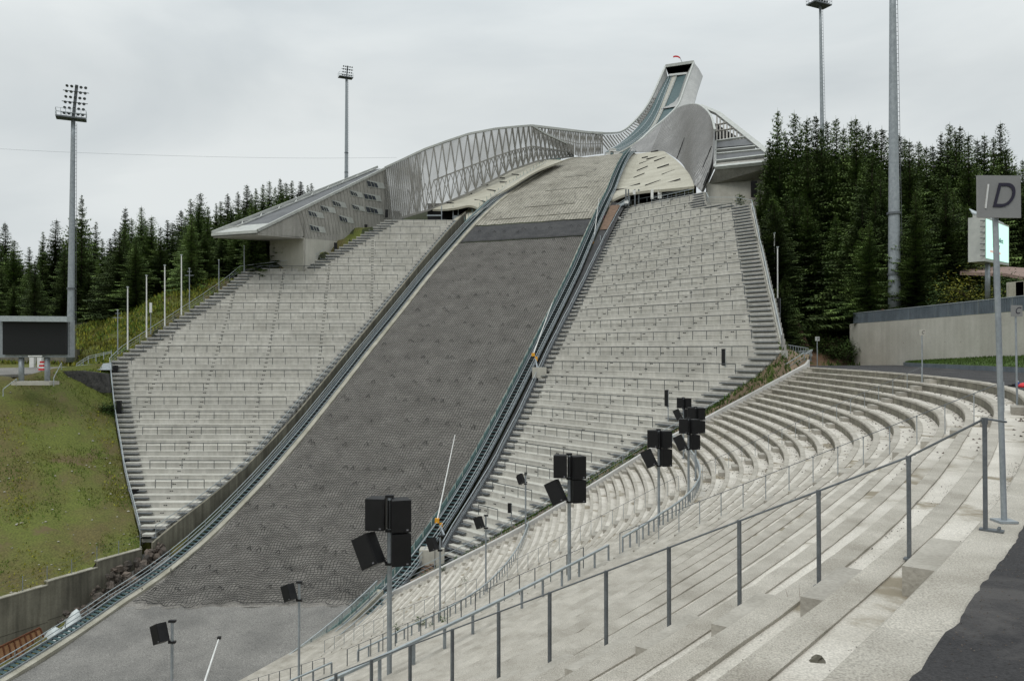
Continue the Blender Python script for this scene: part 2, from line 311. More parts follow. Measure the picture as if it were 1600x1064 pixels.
LS_L=[(600,344),(540,380),(476,416),(384,417.5),(358,440),(320,467),(172,564),(180,643),(197,740),(223,843)]
LS_R=[(717,345),(610,470),(551,540),(460,640),(384,730),(300,795),(228,843)]
RS_L=[(985,300),(975,323),(945,378),(915,440),(855,559),(818,640),(770,735),(711,831),(690,868)]
RS_R=[(1100,296),(1104,318),(1172,319),(1195,425),(1222,548),(1185,582),(1100,640),(940,733),(855,787),(715,868)]
LROWS=[];RROWS=[]
for i in range(78):
    z=-21.8+RISE*i
    Y=lrow(z); sp=span(lambda t:np.array([t,Y,z]),LS_L,LS_R,-75,0)
    if sp: LROWS.append((i,Y,z,sp[0],sp[1]))
    z=-21.5+RISE*i; s_=rrow(z); sp=span(lambda t:np.array([rn[0]*s_+rd[0]*t,rn[1]*s_+rd[1]*t,z]),RS_L,RS_R,-125,-40)
    if sp: RROWS.append((i,s_,z,sp[0],sp[1]))
def LPt(Y,t,z): return np.array([t,Y,z])
def RPt(s_,t,z): return np.array([rn[0]*s_+rd[0]*t,rn[1]*s_+rd[1]*t,z])
# ------------------------------------------------------------------ ground sheet
def ground():
    cp=[(46,112,-2),(58,112,2.5),(75,112,6),(51,125,2),(60,150,10),(80,150,14),(60,190,26),(100,120,10),(100,180,24),(130,150,18),(160,200,24),(48,140,8),(44,118,0),(48,120,2),
        (35,165,28),(50,175,30),(20,240,45),(70,250,45),(0,300,55),(60,330,58),(120,300,45),(-120,330,35),
        (52,100,3.8),(52,80,3.2),(54,90,5),(60,90,6.5),(70,85,8),(90,80,9),(60,60,5),(90,50,8),(50,40,3),(50,20,2),(90,10,4),(130,80,12),
        (-66,131,-2),(-75,130,-2),(-100,127,-2.6),(-130,125,-3),(-180,120,-4),(-75,114,-3.5),(-95,112,-4),(-140,105,-5),(-75,160,6),(-110,170,4),(-60,185,18),(-90,200,15),(-130,210,10),
        (-48,165,21),(-45,190,29),(-70,250,30),(-20,230,40),(-160,160,0),(-200,220,5),(-60,60,-28.5),(-30,40,-28.5),(-90,60,-24),(-20,20,-24),(-60,20,-29),(-120,40,-25),(-200,40,-22),
        (10,-10,-2.2),(30,10,-2.2),(20,-60,-2),(-40,-40,-12),(80,-60,0),(-150,-60,-15),(33,60,-2.2),(40,90,-2.2),(40,30,-2.2)]
    for i,Y,z,a,b in LROWS[::5]: cp.append((a-1.5,Y,z-.5)); cp.append((a-7,Y+2,z+.2 if z>0 else z-.3))
    for i,s_,z,a,b in RROWS[::5]:
        if z>0: q=RPt(s_,b+2,z); cp.append((q[0],q[1],z-min(.5*z,5))); q=RPt(s_,b+5,z); cp.append((q[0],q[1],z*.3)); q=RPt(s_,b+8,z); cp.append((q[0],q[1],z*.35)); q=RPt(s_,b+14,z); cp.append((q[0],q[1],z*.45))
    cp=np.array(cp,float)
    return cp
CP=ground()
def GZ(x,y):
    x=np.atleast_1d(np.asarray(x,float)); y=np.atleast_1d(np.asarray(y,float)); out=np.empty(x.shape)
    for i in range(0,x.size,4000):
        d2=(x.flat[i:i+4000][:,None]-CP[:,0])**2+(y.flat[i:i+4000][:,None]-CP[:,1])**2+4; w=d2**-1.9; out.flat[i:i+4000]=(w@CP[:,2])/w.sum(1)
    # stay under the structures
    q=np.stack([x-C0[0],y-C0[1]],-1); uu=q@U; vv=q@V; inside=(np.abs(vv)<18.5)&(uu<97)&(uu>-140)
    out=np.where(inside,np.minimum(out,HZ(uu)-1.3),out)
    out=np.where((vv>=-40)&(vv<=-18)&(uu<-38),np.minimum(out,-32),out)
    lz=np.interp(y,LG,LZg); la=np.interp(y,[r[1] for r in LROWS],[r[3] for r in LROWS]); lb=-(0*y)+C0[0]+((y-C0[1])*np.tan(A))-14
    out=np.where((y>90)&(y<178)&(x>la+.5)&(x<lb),np.minimum(out,lz-2),out)
    s_=x*rn[0]+y*rn[1]; t_=x*rd[0]+y*rd[1]; rz=np.interp(s_,RG,RZg); rb=np.interp(s_,[r[1] for r in RROWS],[r[4] for r in RROWS])
    out=np.where((s_>44)&(s_<120)&(t_<rb-.5)&(vv>13)&(y>84),np.minimum(out,rz-2),out)
    D=np.full(x.shape,-99.)
    for i in range(0,x.size,4000):
        d2=(x.flat[i:i+4000][:,None]-rim[::4,0])**2+(y.flat[i:i+4000][:,None]-rim[::4,1])**2; j=d2.argmin(1)
        D.flat[i:i+4000]=(x.flat[i:i+4000]-rim[::4,0][j])*nrm[::4,0][j]+(y.flat[i:i+4000]-rim[::4,1][j])*nrm[::4,1][j]
    out=np.where((D>-3)&(y<par(x)+6)&(x>-90),np.minimum(out,np.maximum(-1.95-.56*np.maximum(D,0)-.9*(D>.5),-29.2)),out)
    # the walkway and its surroundings lie level
    out=np.where((D<=0)&(x<48.6)&(y<135)&(s_+0*x>0)&((y<112)|(x>40)),np.minimum(out,-1.95+.42*np.maximum(0,y-106)),out)
    return out
def build_ground():
    gx=np.r_[-3000,-1500,-700,-400,-260,np.arange(-190,150,2.),170,220,350,700,1500,3000]
    gy=np.r_[-1500,-500,-200,-100,-60,np.arange(-40,260,2.),280,320,400,700,1500,3000]
    X,Y=np.meshgrid(gx,gy); Z=GZ(np.clip(X,-220,170),np.clip(Y,-60,340)).reshape(X.shape)
    Z=Z+.25*np.sin(X*.31+Y*.17)*np.sin(Y*.23)*(X>48)
    m=MB(); G=np.stack([X,Y,Z],-1); m.grid(G,flip=True); o=m.build('ground',[M['forestfloor'],M['soil'],M['grass']],base=(0,0,0),smooth=True)
    # zones: soil by the right stand, grass on the open banks
    me=o.data; mi=np.zeros(len(me.polygons),int); c=np.zeros(len(me.polygons)*3); me.polygons.foreach_get('center',c); c=c.reshape(-1,3)
    x,y=c[:,0],c[:,1]
    la=np.interp(y,[r[1] for r in LROWS],[r[3] for r in LROWS])
    mi[(x<la)&(x>la-30)&(y>125)&(y<152)]=2; mi[(x<la)&(x>la-5)&(y>=150)&(y<178)]=2
    mi[(y<128)&(x<-40)]=2; mi[(x>36)&(x<56)&(y>96)&(y<128)&(c[:,2]<5.5)]=1; mi[(x>36)&(x<50)&(y>100)&(y<130)&(c[:,2]>=2.2)]=0; mi[(x>56)&(y<104)]=2; mi[(x>50)&(y<100)]=2
    me.polygons.foreach_set('material_index',mi); tag(o,kind='structure')
build_ground()
def structure(mb,name,mats,**k):
    o=mb.build(name,mats,base=(0,0,0),**k); return tag(o,kind='structure')
# asphalt walkway behind the rim
m=MB(); ss=np.arange(S0-6,E_(0)+6,.12)
inn=[]; 
for s in ss:
    q=RP(s,-.02-.010*math.sin(s*2.1)*math.sin(s*.7+1)-.006*math.sin(s*5.3+math.sin(s*3))-random.random()**2*.022); inn.append((q[0],q[1],-1.69))
outr=[(max(q[0]+2,49.5),q[1]+(6 if q[1]>80 else -6 if q[1]<0 else 0),-1.694) for q in inn]
m.grid(np.array([inn,[tuple((np.array(a)*.5+np.array(b)*.5)) for a,b in zip(inn,outr)],outr])); structure(m,'asphalt_path',M['asphalt'])
# ------------------------------------------------------------------ THE BOWL TERRACE
terrace=thing('concrete_terrace',(*RP(40,20),-27.5),'curved bare concrete standing terrace sweeping down to the gravel outrun','terrace')
def tier(k0,k1,name):
    m=MB(); NS=240
    def pts(o,z):
        e=E_(max(o,0)); return np.array([(*RP(s,o),z) for s in np.linspace(SB(max(o,0)),e,NS)])
    for k in range(k0,k1):
        z=TZ(k); o0=off(k) if k else -.8; o1=off(k+1); nw=.27 if k else .60
        ts=[.9+.2*random.random() for _ in range(NS)]
        rows=[]
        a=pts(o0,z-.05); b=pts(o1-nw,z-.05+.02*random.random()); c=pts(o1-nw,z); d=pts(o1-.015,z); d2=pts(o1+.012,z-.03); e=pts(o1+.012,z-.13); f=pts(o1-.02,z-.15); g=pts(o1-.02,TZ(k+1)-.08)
        # worn, uneven nosing
        j=RNG.normal(0,.004,NS); d[:,2]+=j; c[:,2]+=j; w_=np.convolve(RNG.normal(0,.02,NS+8),np.ones(9)/4,'valid')
        nv_=np.array([[np.interp(s,sg,nrm[:,0]),np.interp(s,sg,nrm[:,1])] for s in np.linspace(SB(o1),E_(o1),NS)]); b[:,:2]+=nv_*w_[:,None]*.5; c[:,:2]=b[:,:2]; c[:,2]-=.012
        for i_ in range(0,NS,1):
            if random.random()<.02: d[i_,2]-=.03; d2[i_,2]-=.04
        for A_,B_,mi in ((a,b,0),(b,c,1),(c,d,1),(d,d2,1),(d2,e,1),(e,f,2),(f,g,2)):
            base=len(m.v); m.v+=[tuple(map(float,p)) for p in A_]+[tuple(map(float,p)) for p in B_]
            tk=.95+.10*random.random(); seg=random.randint(0,11)
            for i in range(NS-1):
                if (i+seg)%11==0: tk=.94+.10*random.random()
                m.f.append([base+i,base+i+1,base+NS+i+1,base+NS+i]); m.m.append(mi); m.t.append(tk)
    # end walls
    return m.build(name,[M['tread'],M['nose'],M['riser']],terrace)
tier(0,KA,'seating_tier'); tier(KA,KB,'seating_tier'); tier(KB,KC,'seating_tier')
# bottom beam wall beside the gravel
FU=np.arange(-118,-42.0,1.2)
fz=lambda u:float(HZ(u))+.85
m=MB(); m.grid(np.array([[(*(C0+U*u+V*14.75),fz(u)),(*(C0+U*u+V*14.05),fz(u)),(*(C0+U*u+V*14.05),fz(u)-2.6)] for u in FU])); m.grid(np.array([[(*(C0+U*u+V*14.75),fz(u)-2.),(*(C0+U*u+V*14.75),fz(u))] for u in FU])); m.build('footing_wall',M['curb'],terrace)
# parapet down the far end
m=MB(); pts=[]
for k in range(0,KC-1):
    o=off(k); s=E_(o); q=RP(s,o); pts.append((q[0],q[1],TZ(k)+.75))
pts=np.array(pts); kz=np.ones(9)/9; pts[:,2]=np.convolve(np.pad(pts[:,2],4,mode='reflect',reflect_type='odd'),kz,'valid')
pts=np.vstack([pts,[pts[-1][0]-1.0,par(pts[-1][0]-1.0),pts[-1][2]-.5]])
PAR=pts.copy(); nn=np.array([-.179,.984,0])
G=[]
for p in pts: G.append([p-[0,0,2.2]-nn*.12,p-nn*.12+[0,0,.02],p+nn*.30+[0,0,.05],p+nn*.32-[0,0,2.2]])
m.grid(np.array(G)); 
m.build('parapet',M['para'],terrace)
# aisle step blocks
AIS=[near(4.9,7.6),near(18.0,28.2),near(28.6,54.5)]
def aisle(sa,k0,k1,w,L_=1.35,off_s=.0):
    m=MB()
    for k in range(k0,k1):
        o=off(k+1)
        if sa<SB(o)+1: continue
        c=RP(sa+off_s,o+.21); t=np.array([np.interp(sa,sg,tan[:,0]),np.interp(sa,sg,tan[:,1]),0]); n=np.array([-t[1],t[0],0])
        jj=random.uniform(-.04,.04)
        m.box((c[0]+t[0]*jj,c[1]+t[1]*jj,TZ(k+1)+.04),(L_/2,.22,.19),(t,n,(0,0,1)),t=random.uniform(.88,1.12))
    return m.build('aisle_steps',M['block'],terrace)
for sa in AIS:
    for a,b in ((0,KA-1),(KA,KB-1),(KB,KC-1)): aisle(sa,a,b,1,off_s=-.55)
m=MB()   # far-end flight tucked against the parapet
for k in range(0,KC-1):
    o=off(k+1); s=E_(o+.24)-.9; c=RP(s,o+.24); t=np.array([.1,.99,0]); t=np.array([np.interp(s,sg,tan[:,0]),np.interp(s,sg,tan[:,1]),0]); n=np.array([-t[1],t[0],0])
    m.box((*c,TZ(k+1)+.11),(.8,.27,.14),(t,n,(0,0,1)),t=random.uniform(.85,1.1))
m.build('aisle_steps',M['block'],terrace)
# ------------------------------------------------------------------ railings of the bowl
def level_rail(k,name,label,s_a,s_b,h=1.12,step=1.55,mat_='steel',cat='railing',toe=True,infill=False,oo=-.12,zb=None):
    s_a=max(s_a,SB(off(k))+.3); n=max(2,int((s_b-s_a)/step)); ss=np.linspace(s_a,s_b,n+1); z=TZ(k) if zb is None else zb
    q0=RP(s_a,off(k)+oo); t=thing(name,(*q0,z),label,cat)
    m=MB(); pts=[(*RP(s,off(k)+oo),z+h) for s in np.linspace(s_a,s_b,n*2+1)]
    for a,b in zip(pts[:-1],pts[1:]): m.bar(a,b,.095,.075)
    m.build('top_rail',M['lsteel'],t)
    if toe:
        m=MB(); pts=[(*RP(s,off(k)+oo),z+.14) for s in np.linspace(s_a,s_b,n*2+1)]
        for a,b in zip(pts[:-1],pts[1:]): m.bar(a,b,.03,.03)
        m.build('lower_rail',M['steeld'],t)
    if infill:
        m=MB()
        for hh in np.arange(.2,h-.05,.11):
            pts=[(*RP(s,off(k)+oo),z+hh) for s in np.linspace(s_a,s_b,n*2+1)]
            for a,b in zip(pts[:-1],pts[1:]): m.bar(a,b,.012,.012)
        m.build('infill_mesh',M['tealg'],t)
    for i,s in enumerate(ss[:100]):
        c=RP(s,off(k)+oo); tt=np.array([np.interp(s,sg,tan[:,0]),np.interp(s,sg,tan[:,1]),0]); n_=np.array([-tt[1],tt[0],0])
        m=MB(); m.box((*c,z+h/2-.03),(.045,.03,h/2),(tt,n_,(0,0,1))); m.box((*c,z+.01),(.08,.06,.012),(tt,n_,(0,0,1))); m.build('post',M[mat_],t)
    return t
gA=near(18.0,28.2)
level_rail(KA,'guard_railing','grey railing along the middle walkway, from the far parapet to the aisle gap',gA+.9,E_(off(KA))-.4,step=1.1)
level_rail(KA,'guard_railing','nearest thick grey railing crossing the lower foreground below the aisle gap',S0+4,gA-1.0)
level_rail(KB,'guard_railing','grey railing on the lower walkway curving up to the white parapet',gA+1.2,E_(off(KB))-.4,step=1.2)
level_rail(KB,'guard_railing','short grey railing on the lower walkway at the bottom edge of the view',S0+6,gA-1.4)
t=thing('guard_fence',(*(C0+U*-60+V*14.4),fz(-60)),'long grey mesh-filled fence between the terrace and the gravel outrun','fence')
fp3=lambda u,dz:np.array([*(C0+U*u+V*14.4),fz(u)+dz]); m=MB(); m2=MB(); m3=MB(); FU=np.arange(-118,-42.,1.5)
for a,b in zip(FU[:-1],FU[1:]):
    m.bar(fp3(a,1.2),fp3(b,1.2),.09,.06); m2.bar(fp3(a,.1),fp3(b,.1),.05,.12)
    for hh in np.arange(.2,1.15,.12): m3.bar(fp3(a,hh),fp3(b,hh),.014,.014)
    for f in np.arange(0,1,.12): m3.bar(fp3(a+(b-a)*f,.1),fp3(a+(b-a)*f,1.2),.014,.014)
m.build('top_rail',M['lsteel'],t); m2.build('lower_rail',M['steel'],t); m3.build('infill_mesh',M['tealg'],t)
for u in np.arange(-118,-42.,2.3): m=MB(); m.bar(fp3(u,0),fp3(u,1.2),.07); m.build('post',M['steel'],t)
# walkway kerb plates under rail A is part of terrace; aisle handrails:
def hand(sa,k0,k1,label,thick=.05,r=.022,ext=None,foot=True,col='steeld'):
    q=RP(sa,off(k0)+.5); t=thing('aisle_handrail',(*q,TZ(k0)),label,'handrail')
    tops=[]
    for k in range(k0,k1+1):
        if sa<SB(off(k+1))+.5: break
        c=RP(sa,off(k)+(.62 if k else .2))
        if k==0: c=P(1540,845,7.5)[:2]
        tops.append(np.array((*c,TZ(k)+1.06)))
        tt=np.array([np.interp(sa,sg,tan[:,0]),np.interp(sa,sg,tan[:,1]),0]); n_=np.array([-tt[1],tt[0],0])
        p=MB(); p.box((*c,TZ(k)+.52),(thick*.55,thick*.42,.54),(tt,n_,(0,0,1)))
        if foot:
            p.box((*(c-n_[:2]*.05),TZ(k)+.012),(.045,.10,.008),(tt,n_,(0,0,1)))
            for dx in(-.03,.03): p.box((*(c-n_[:2]*.11+tt[:2]*dx),TZ(k)+.03),(.012,.012,.016),(tt,n_,(0,0,1)))
        p.build('post',M[col],t)
    if ext is not None: tops=[np.array(ext)]+tops
    m=MB(); m.tube(tops,r,8); 
    for q in tops[1:]: m.box(q+[0,0,-.02],(.02,.02,.03))
    m.build('rail',M['steeld'],t,smooth=False)
    return t
Dp=P(1569,815,7.9)
hand(AIS[0],0,KA-1,'foreground aisle handrail with thick grey posts ending at the big D sign post',thick=.042,r=.011,ext=P(1572,659,7.7))
hand(AIS[1],1,KA-1,'thin upper aisle handrail leading up to the nearer small C sign',thick=.035,r=.014,foot=False,col='steel')
hand(AIS[2],1,KA-1,'thin upper aisle handrail leading up to the farther small C sign',thick=.035,r=.014,foot=False,col='steel')
hand(AIS[0],KA+1,KB-1,'aisle handrail on the middle tier at the lower left of the terrace',thick=.045,r=.014,foot=False)
hand(AIS[1],KA+1,KB-1,'thin aisle handrail on the middle tier below the gap in the railing',thick=.04,r=.014,foot=False)
hand(AIS[2],KA+1,KB-1,'thin aisle handrail on the middle tier near the speaker clusters',thick=.035,r=.014,foot=False,col='steel')
hand(AIS[0],KB+1,KC-1,'aisle handrail on the lowest tier at the bottom left corner',thick=.04,r=.012,foot=False)
hand(AIS[1],KB+1,KC-1,'aisle handrail on the lowest tier running down to the outrun fence',thick=.04,r=.012,foot=False)
hand(AIS[2],KB+1,KC-1,'aisle handrail on the lowest tier near the white parapet',thick=.035,r=.012,foot=False,col='steel')
# debris and weeds on the terrace
m=MB()
for i in range(14000):
    near_=random.random()<.75
    s=S0+random.choice([.3,1,1])*random.random()*24 if near_ else random.uniform(48,E_(0)-2); k=random.choice([1,1,1,1,2,2,3,3,4,5,6,7]) if near_ else random.randint(1,20)
    o=off(k)+min(abs(random.gauss(0,.3)),.62); q=RP(s,o); r=random.choice([.004,.005,.006,.007,.009,.011]) if near_ else random.uniform(.02,.05)
    z=TZ(k)-.045
    a=random.random()*6
    m.add([(q[0]+r*1.5*math.cos(a+j*2.09)*random.uniform(.6,1.2),q[1]+r*1.5*math.sin(a+j*2.09)*random.uniform(.6,1.2),z) for j in range(3)]+[(q[0],q[1],z+r*.9)],[(0,1,3),(1,2,3),(2,0,3)],t=random.uniform(.5,2.6))
for i in range(2600):   # grit on the walkway edge
    s=random.uniform(S0,S0+26); q=RP(s,-abs(random.gauss(0,.35))-.04); r=random.choice([.002,.003,.004,.005]); a=random.random()*6
    m.add([(q[0]+r*1.4*math.cos(a+j*2.09),q[1]+r*1.4*math.sin(a+j*2.09),-1.688) for j in range(3)]+[(q[0],q[1],-1.688+r)],[(0,1,3),(1,2,3),(2,0,3)],t=random.uniform(.8,3))
tag(m.build('concrete_crumbs',M['pebble'],base=(0,0,-2)),'dark crumbs and grit scattered over the terrace steps','debris',kind='stuff')
def chunk(px,py,Y,r,label,col='block'):
    p=P(px,py,Y); m=MB(); n=7; vs=[];
    for j in range(4):
        for i in range(n):
            a=2*math.pi*i/n; rr=r*[1,.9,.6,.1][j]*random.uniform(.55,1.3); vs.append((p[0]+rr*1.5*math.cos(a),p[1]+rr*math.sin(a),p[2]-.02+r*[0,.5,1.,1.15][j]*random.uniform(.7,1.2)))
    fs=[(j*n+i,j*n+(i+1)%n,(j+1)*n+(i+1)%n,(j+1)*n+i) for j in range(3) for i in range(n)]+[tuple(range(3*n,4*n))]
    m.add(vs,fs); tag(m.build('concrete_chunk',M[col]),label,'rubble')
chunk(1277,1028,5.1,.034,'dark loose chunk of concrete on a foreground step, left of centre bottom','riser')
def sprig(px,py,Y,h,n,label,mt='leaf',group='weeds sprouting from the terrace'):
    b=P(px,py,Y); m=MB()
    for i in range(n):
        a=random.random()*6.28; l=h*random.uniform(.5,1); tip=b+np.array([math.cos(a)*l*.45,math.sin(a)*l*.45,l]); m.tube([b,(b+tip)/2+[0,0,l*.1],tip],[.012*h,.008*h,.003*h],4)
        for j in range(7):
            q=b+(tip-b)*random.uniform(.3,1); a2=random.random()*6.28; w=h*.11; d=np.array([math.cos(a2),math.sin(a2),.3]); e=np.array([-d[1],d[0],.1])
            m.add([q,q+d*w+e*w*.4,q+d*w*2,q+d*w-e*w*.4],[(0,1,2,3)],t=random.uniform(.7,1.4))
    tag(m.build('weed',M[mt],base=b),label,'weed',group)
def on(k,px,dy=0,oo=.12):
    """Y at which pixel column px meets row k"""
    best=None
    for s in np.arange(S0,E_(off(k)+oo),.2):
        q=RP(s,off(k)+oo); x=proj((q[0],q[1],TZ(k)))[0]
        if best is None or abs(x-px)<best[0]: best=(abs(x-px),q,s)
    return best[1],best[2]
for px,k,h,n in ((622,44,.9,7),(657,40,1.1,9),(692,33,.9,7),(671,36,.7,6),(725,42,.8,5),(1262,3,.3,4),(905,47,1.,8)):
    q,s=on(k,px); x,y=proj((q[0],q[1],TZ(k))); sprig(x,y,q[1],h,n,'leafy green weed growing out of a joint between concrete steps')
b=P(1243,958,8.4); m=MB()
for dx,h in((-.05,.26),(.06,.3),(.1,.22)):
    m.tube([b+[dx,0,0],b+[dx*1.1-.02,0,h*.6],b+[dx*1.3-.04,0,h]],[.003,.002,.001],5)
tag(m.build('dry_stalk',M['wood'],base=b),'dry brown weed stalks beside the second foreground handrail post','weed')
# ------------------------------------------------------------------ LANDING HILL
uu=np.r_[-139:-60:4,-60:97:1.5]
def hs(u0,u1,mt,name,dz=0.):
    us=np.arange(u0,u1+.01,1.0) if u1-u0<200 else uu; m=MB(); fr=np.linspace(-1,1,28)
    G=np.array([[H(u+skew(u,f_*HW(u)),f_*(HW(u) if f_>0 else HL(u)),dz+.06*math.sin(u*.9+f_*9)*math.sin(f_*17+u*.3)*(u>-60)) for f_ in fr] for u in us]); m.grid(G,flip=True); return structure(m,name,mt,smooth=True)
hs(-50.3,32.2,M['mat'],'landing_slope'); hs(32.2,38.6,M['darkmat'],'slope_matting'); hs(38.6,97,M['knoll'],'knoll_slope',.02)
# gravel outrun reaching to the bowl footing
m=MB(); us=np.r_[np.arange(-139,-51,2.),-50.2]; G=[]
for u in us:
    row=[]
    for f_ in np.linspace(0,1,40):
        v=-HL(u)+f_*(HL(u)+14.1); p=H(u+skew(u,v),v); row.append((p[0],p[1],p[2]+.05*math.sin(v*2.2)+.03*math.sin(u*.7+v)))
    G.append(row)
G=np.array(G)
m.grid(G,flip=True); structure(m,'gravel_outrun',M['gravel'],smooth=True)
# safety net with real strands
def net():
    m=MB(); rng=np.random.default_rng(3); du=.47; dv=.40; us=np.arange(-50,32.5,du); nv=int(27/dv)+1
    def pos(u,i,wv):
        w=HW(u)-.25; wl=HL(u)-.25; v=-wl+(w+wl)*i/(nv-1)
        low=np.clip((-u-5)/45,0,1)
        v2=v+low*(.45*math.sin(u*.55+v*.35)+.25*math.sin(u*1.3-v*.8)); u2=u+low*(.35*math.sin(v*.6+u*.2))+.04*wv
        if u<-49.9: u2+=.5*math.sin(v*.45)+ .2*math.sin(v*3)
        v2=max(-wl,min(w,v2)); u2+=skew(u2,v2); return H(u2,v2,.24+.05*math.sin(u*3+v*2)+.05*low*math.sin(v*1.7+u))
    Pn=np.array([[pos(u,i,rng.normal()) for i in range(nv)] for u in us])
    a,b=Pn.shape[:2]; hw=.037
    for i in range(a):
        for j in range(b):
            if j<b-1:
                p,q=Pn[i,j],Pn[i,j+1]; e=np.array([U[0]*.86,U[1]*.86,.5])*hw; m.add([p-e,q-e,q+e,p+e],[(0,1,2,3)])
            if i<a-1:
                p,q=Pn[i,j],Pn[i+1,j]; e=np.array([V[0],V[1],0])*hw; m.add([p+e-[0,0,.01],q+e-[0,0,.01],q-e-[0,0,.01],p-e-[0,0,.01]],[(0,1,2,3)])
    # bunched loops where the panels are tied
    for u in np.arange(-47,37,4.1):
        for v in np.arange(-12.5,12.8,2.15):
            uu_=u+random.uniform(-.7,.7); vv_=v+random.uniform(-.9,.9)
            if abs(vv_)>HW(uu_)-.6: continue
            k_=random.uniform(.14,.34); uu_+=skew(uu_,vv_); pts=[H(uu_+.25*math.sin(x*2+k_*9)+.2,vv_+x*k_,.17+.14*math.cos(x)) for x in np.linspace(-1.5,1.5,6)]
            if random.random()<.8: m.tube(pts,random.uniform(.026,.042),4,cap=False)
    m2=MB()
    t=thing('safety_net',H(-8,0),'dark rope safety net pegged over the whole landing slope','net'); m.build('net_mesh',M['net'],t)
net()
# white battens on knoll
for j,(u0,a,b) in enumerate(((46,-.35,.55),(55,-.25,.6),(64,-.15,.4),(41,-.8,.9))):
    m=MB(); pts=[H(u0+.4*x,x*HW(u0),.09) for x in np.linspace(a,b,9)]
    for p,q in zip(pts[:-1],pts[1:]): m.bar(p,q,.28,.08)
    tag(m.build('batten',M['pale']),['pale straight batten lying across the knoll below mid height','long pale batten lying across the middle of the knoll','short pale batten high on the knoll','lowest pale batten across the knoll just above the dark matting'][j],'batten')
# curbs
def strip(name,us,f1,f2,mt,label,cat,th=.5):
    m=MB(); G=np.array([[f1(u),f2(u)] for u in us]); m.slab(G,(0,0,1),th); return tag(m.build(name,mt),label,cat)
us=np.arange(-100,97,1.5)
strip('kerb_beam',us,lambda u:H(u,-HL(u)-.75,.28),lambda u:H(u,-HL(u),.28),M['curb'],'pale concrete edge beam down the left side of the landing slope','kerb',.9)
strip('kerb_beam',np.arange(-56,97,1.5),lambda u:H(u,HW(u),.22),lambda u:H(u,HW(u)+.4,.22),M['curb'],'concrete edge beam down the right side of the landing slope','kerb',.8)
def hill_stairs(side,va,vb,label,u0,u1,rails,glass):
    sgn=1 if side=='r' else -1
    f=lambda u,v,dz:H(u,sgn*((HW(u) if sgn>0 else HL(u))+v),dz)
    t=thing('hill_staircase',f((u0+u1)/2,va,0),label,'staircase')
    m=MB()
    for u in np.arange(u0,u1,.62):
        a=f(u,va,.32);b=f(u,vb,.32);c=f(u+.42,vb,.32);d=f(u+.42,va,.32); z=a[2]; G=np.array([[a,b],[(d[0],d[1],z),(c[0],c[1],z)]]); m.slab(G,(0,0,1),.07)
    m.build('treads',M['teal'],t)
    m=MB()
    for v in (va,vb):
        us=np.arange(u0,u1,2.)
        for a,b in zip(us[:-1],us[1:]): m.bar(f(a,v,.28),f(b,v,.28),.07,.32)
    m.build('stringers',M['steel'],t)
    m=MB(); us=np.arange(u0,u1,2.0)
    m.grid(np.array([[f(u,va+.1,-.05),f(u,vb-.1,-.05)] for u in us])); m.build('bed',M['darkmat'],t)
    for v,hs_ in rails:
        for h in hs_:
            m=MB(); us=np.arange(u0,u1,3.)
            m.tube([f(u,v,.3+h) for u in us],.045,6); m.build('rail',M['lsteel'],t)
    for v,hs_ in rails[-1:]:
        for u in np.arange(u0,u1,3.): m=MB(); m.bar(f(u,v,.1),f(u,v,.3+max(hs_)),.06); m.build('post',M['steel'],t)
    if glass:
        m=MB(); v=glass
        for u in np.arange(u0,u1-2,2.): m.slab(np.array([[f(u+.08,v,.2),f(u+1.92,v,.2)],[f(u+.08,v,1.05),f(u+1.92,v,1.05)]]),(V[0],V[1],0),.04)
        m.build('side_panels',M['tealg'],t)
        for u in np.arange(u0,u1,2.): m=MB(); m.bar(f(u,v,.0),f(u+.35,v,1.35),.06); m.build('side_post',M['teal'],t)
    return t
hill_stairs('l',.8,2.0,'green tinted staircase with pipe rails down the left side of the slope',-98,80,((.9,(.8,)),(2.0,(.5,.95))),None)
hill_stairs('r',.75,2.3,'steel staircase with several pipe rails and side panels down the right side of the slope',-55,92,((1.5,(.95,)),(2.35,(.55,1.05))),.55)
# small barrier posts on upper left edge by the knoll
m=MB()
for u in np.arange(40,90,1.7): m.bar(H(u,-HW(u)-2.9,0),H(u-.2,-HW(u)-3.0,1.5),.07)
for u in np.arange(40,88,2): m.slab(np.array([[H(u,-HW(u)-2.8,.1),H(u+2,-HW(u+2)-2.8,.1)],[H(u,-HW(u)-2.8,.6),H(u+2,-HW(u+2)-2.8,.6)]]),(V[0],V[1],0),.05)
tag(m.build('edge_fence',M['tealg']),'row of short teal posts along the knoll beside the left shell roof','fence')
# service strip right of the stairs
m=MB(); us=np.arange(-50,47,1.5); m.grid(np.array([[H(u,HW(u)+2.5,-.15),H(u,17.9,-.35)] for u in us]),flip=True); structure(m,'service_strip',[M['darkmat']])
m=MB(); us=np.arange(34,45,1.); m.grid(np.array([[H(u,HW(u)+2.6,-.08),H(u,17.0,-.08)] for u in us]),flip=True); structure(m,'bare_earth',[M['wood']])
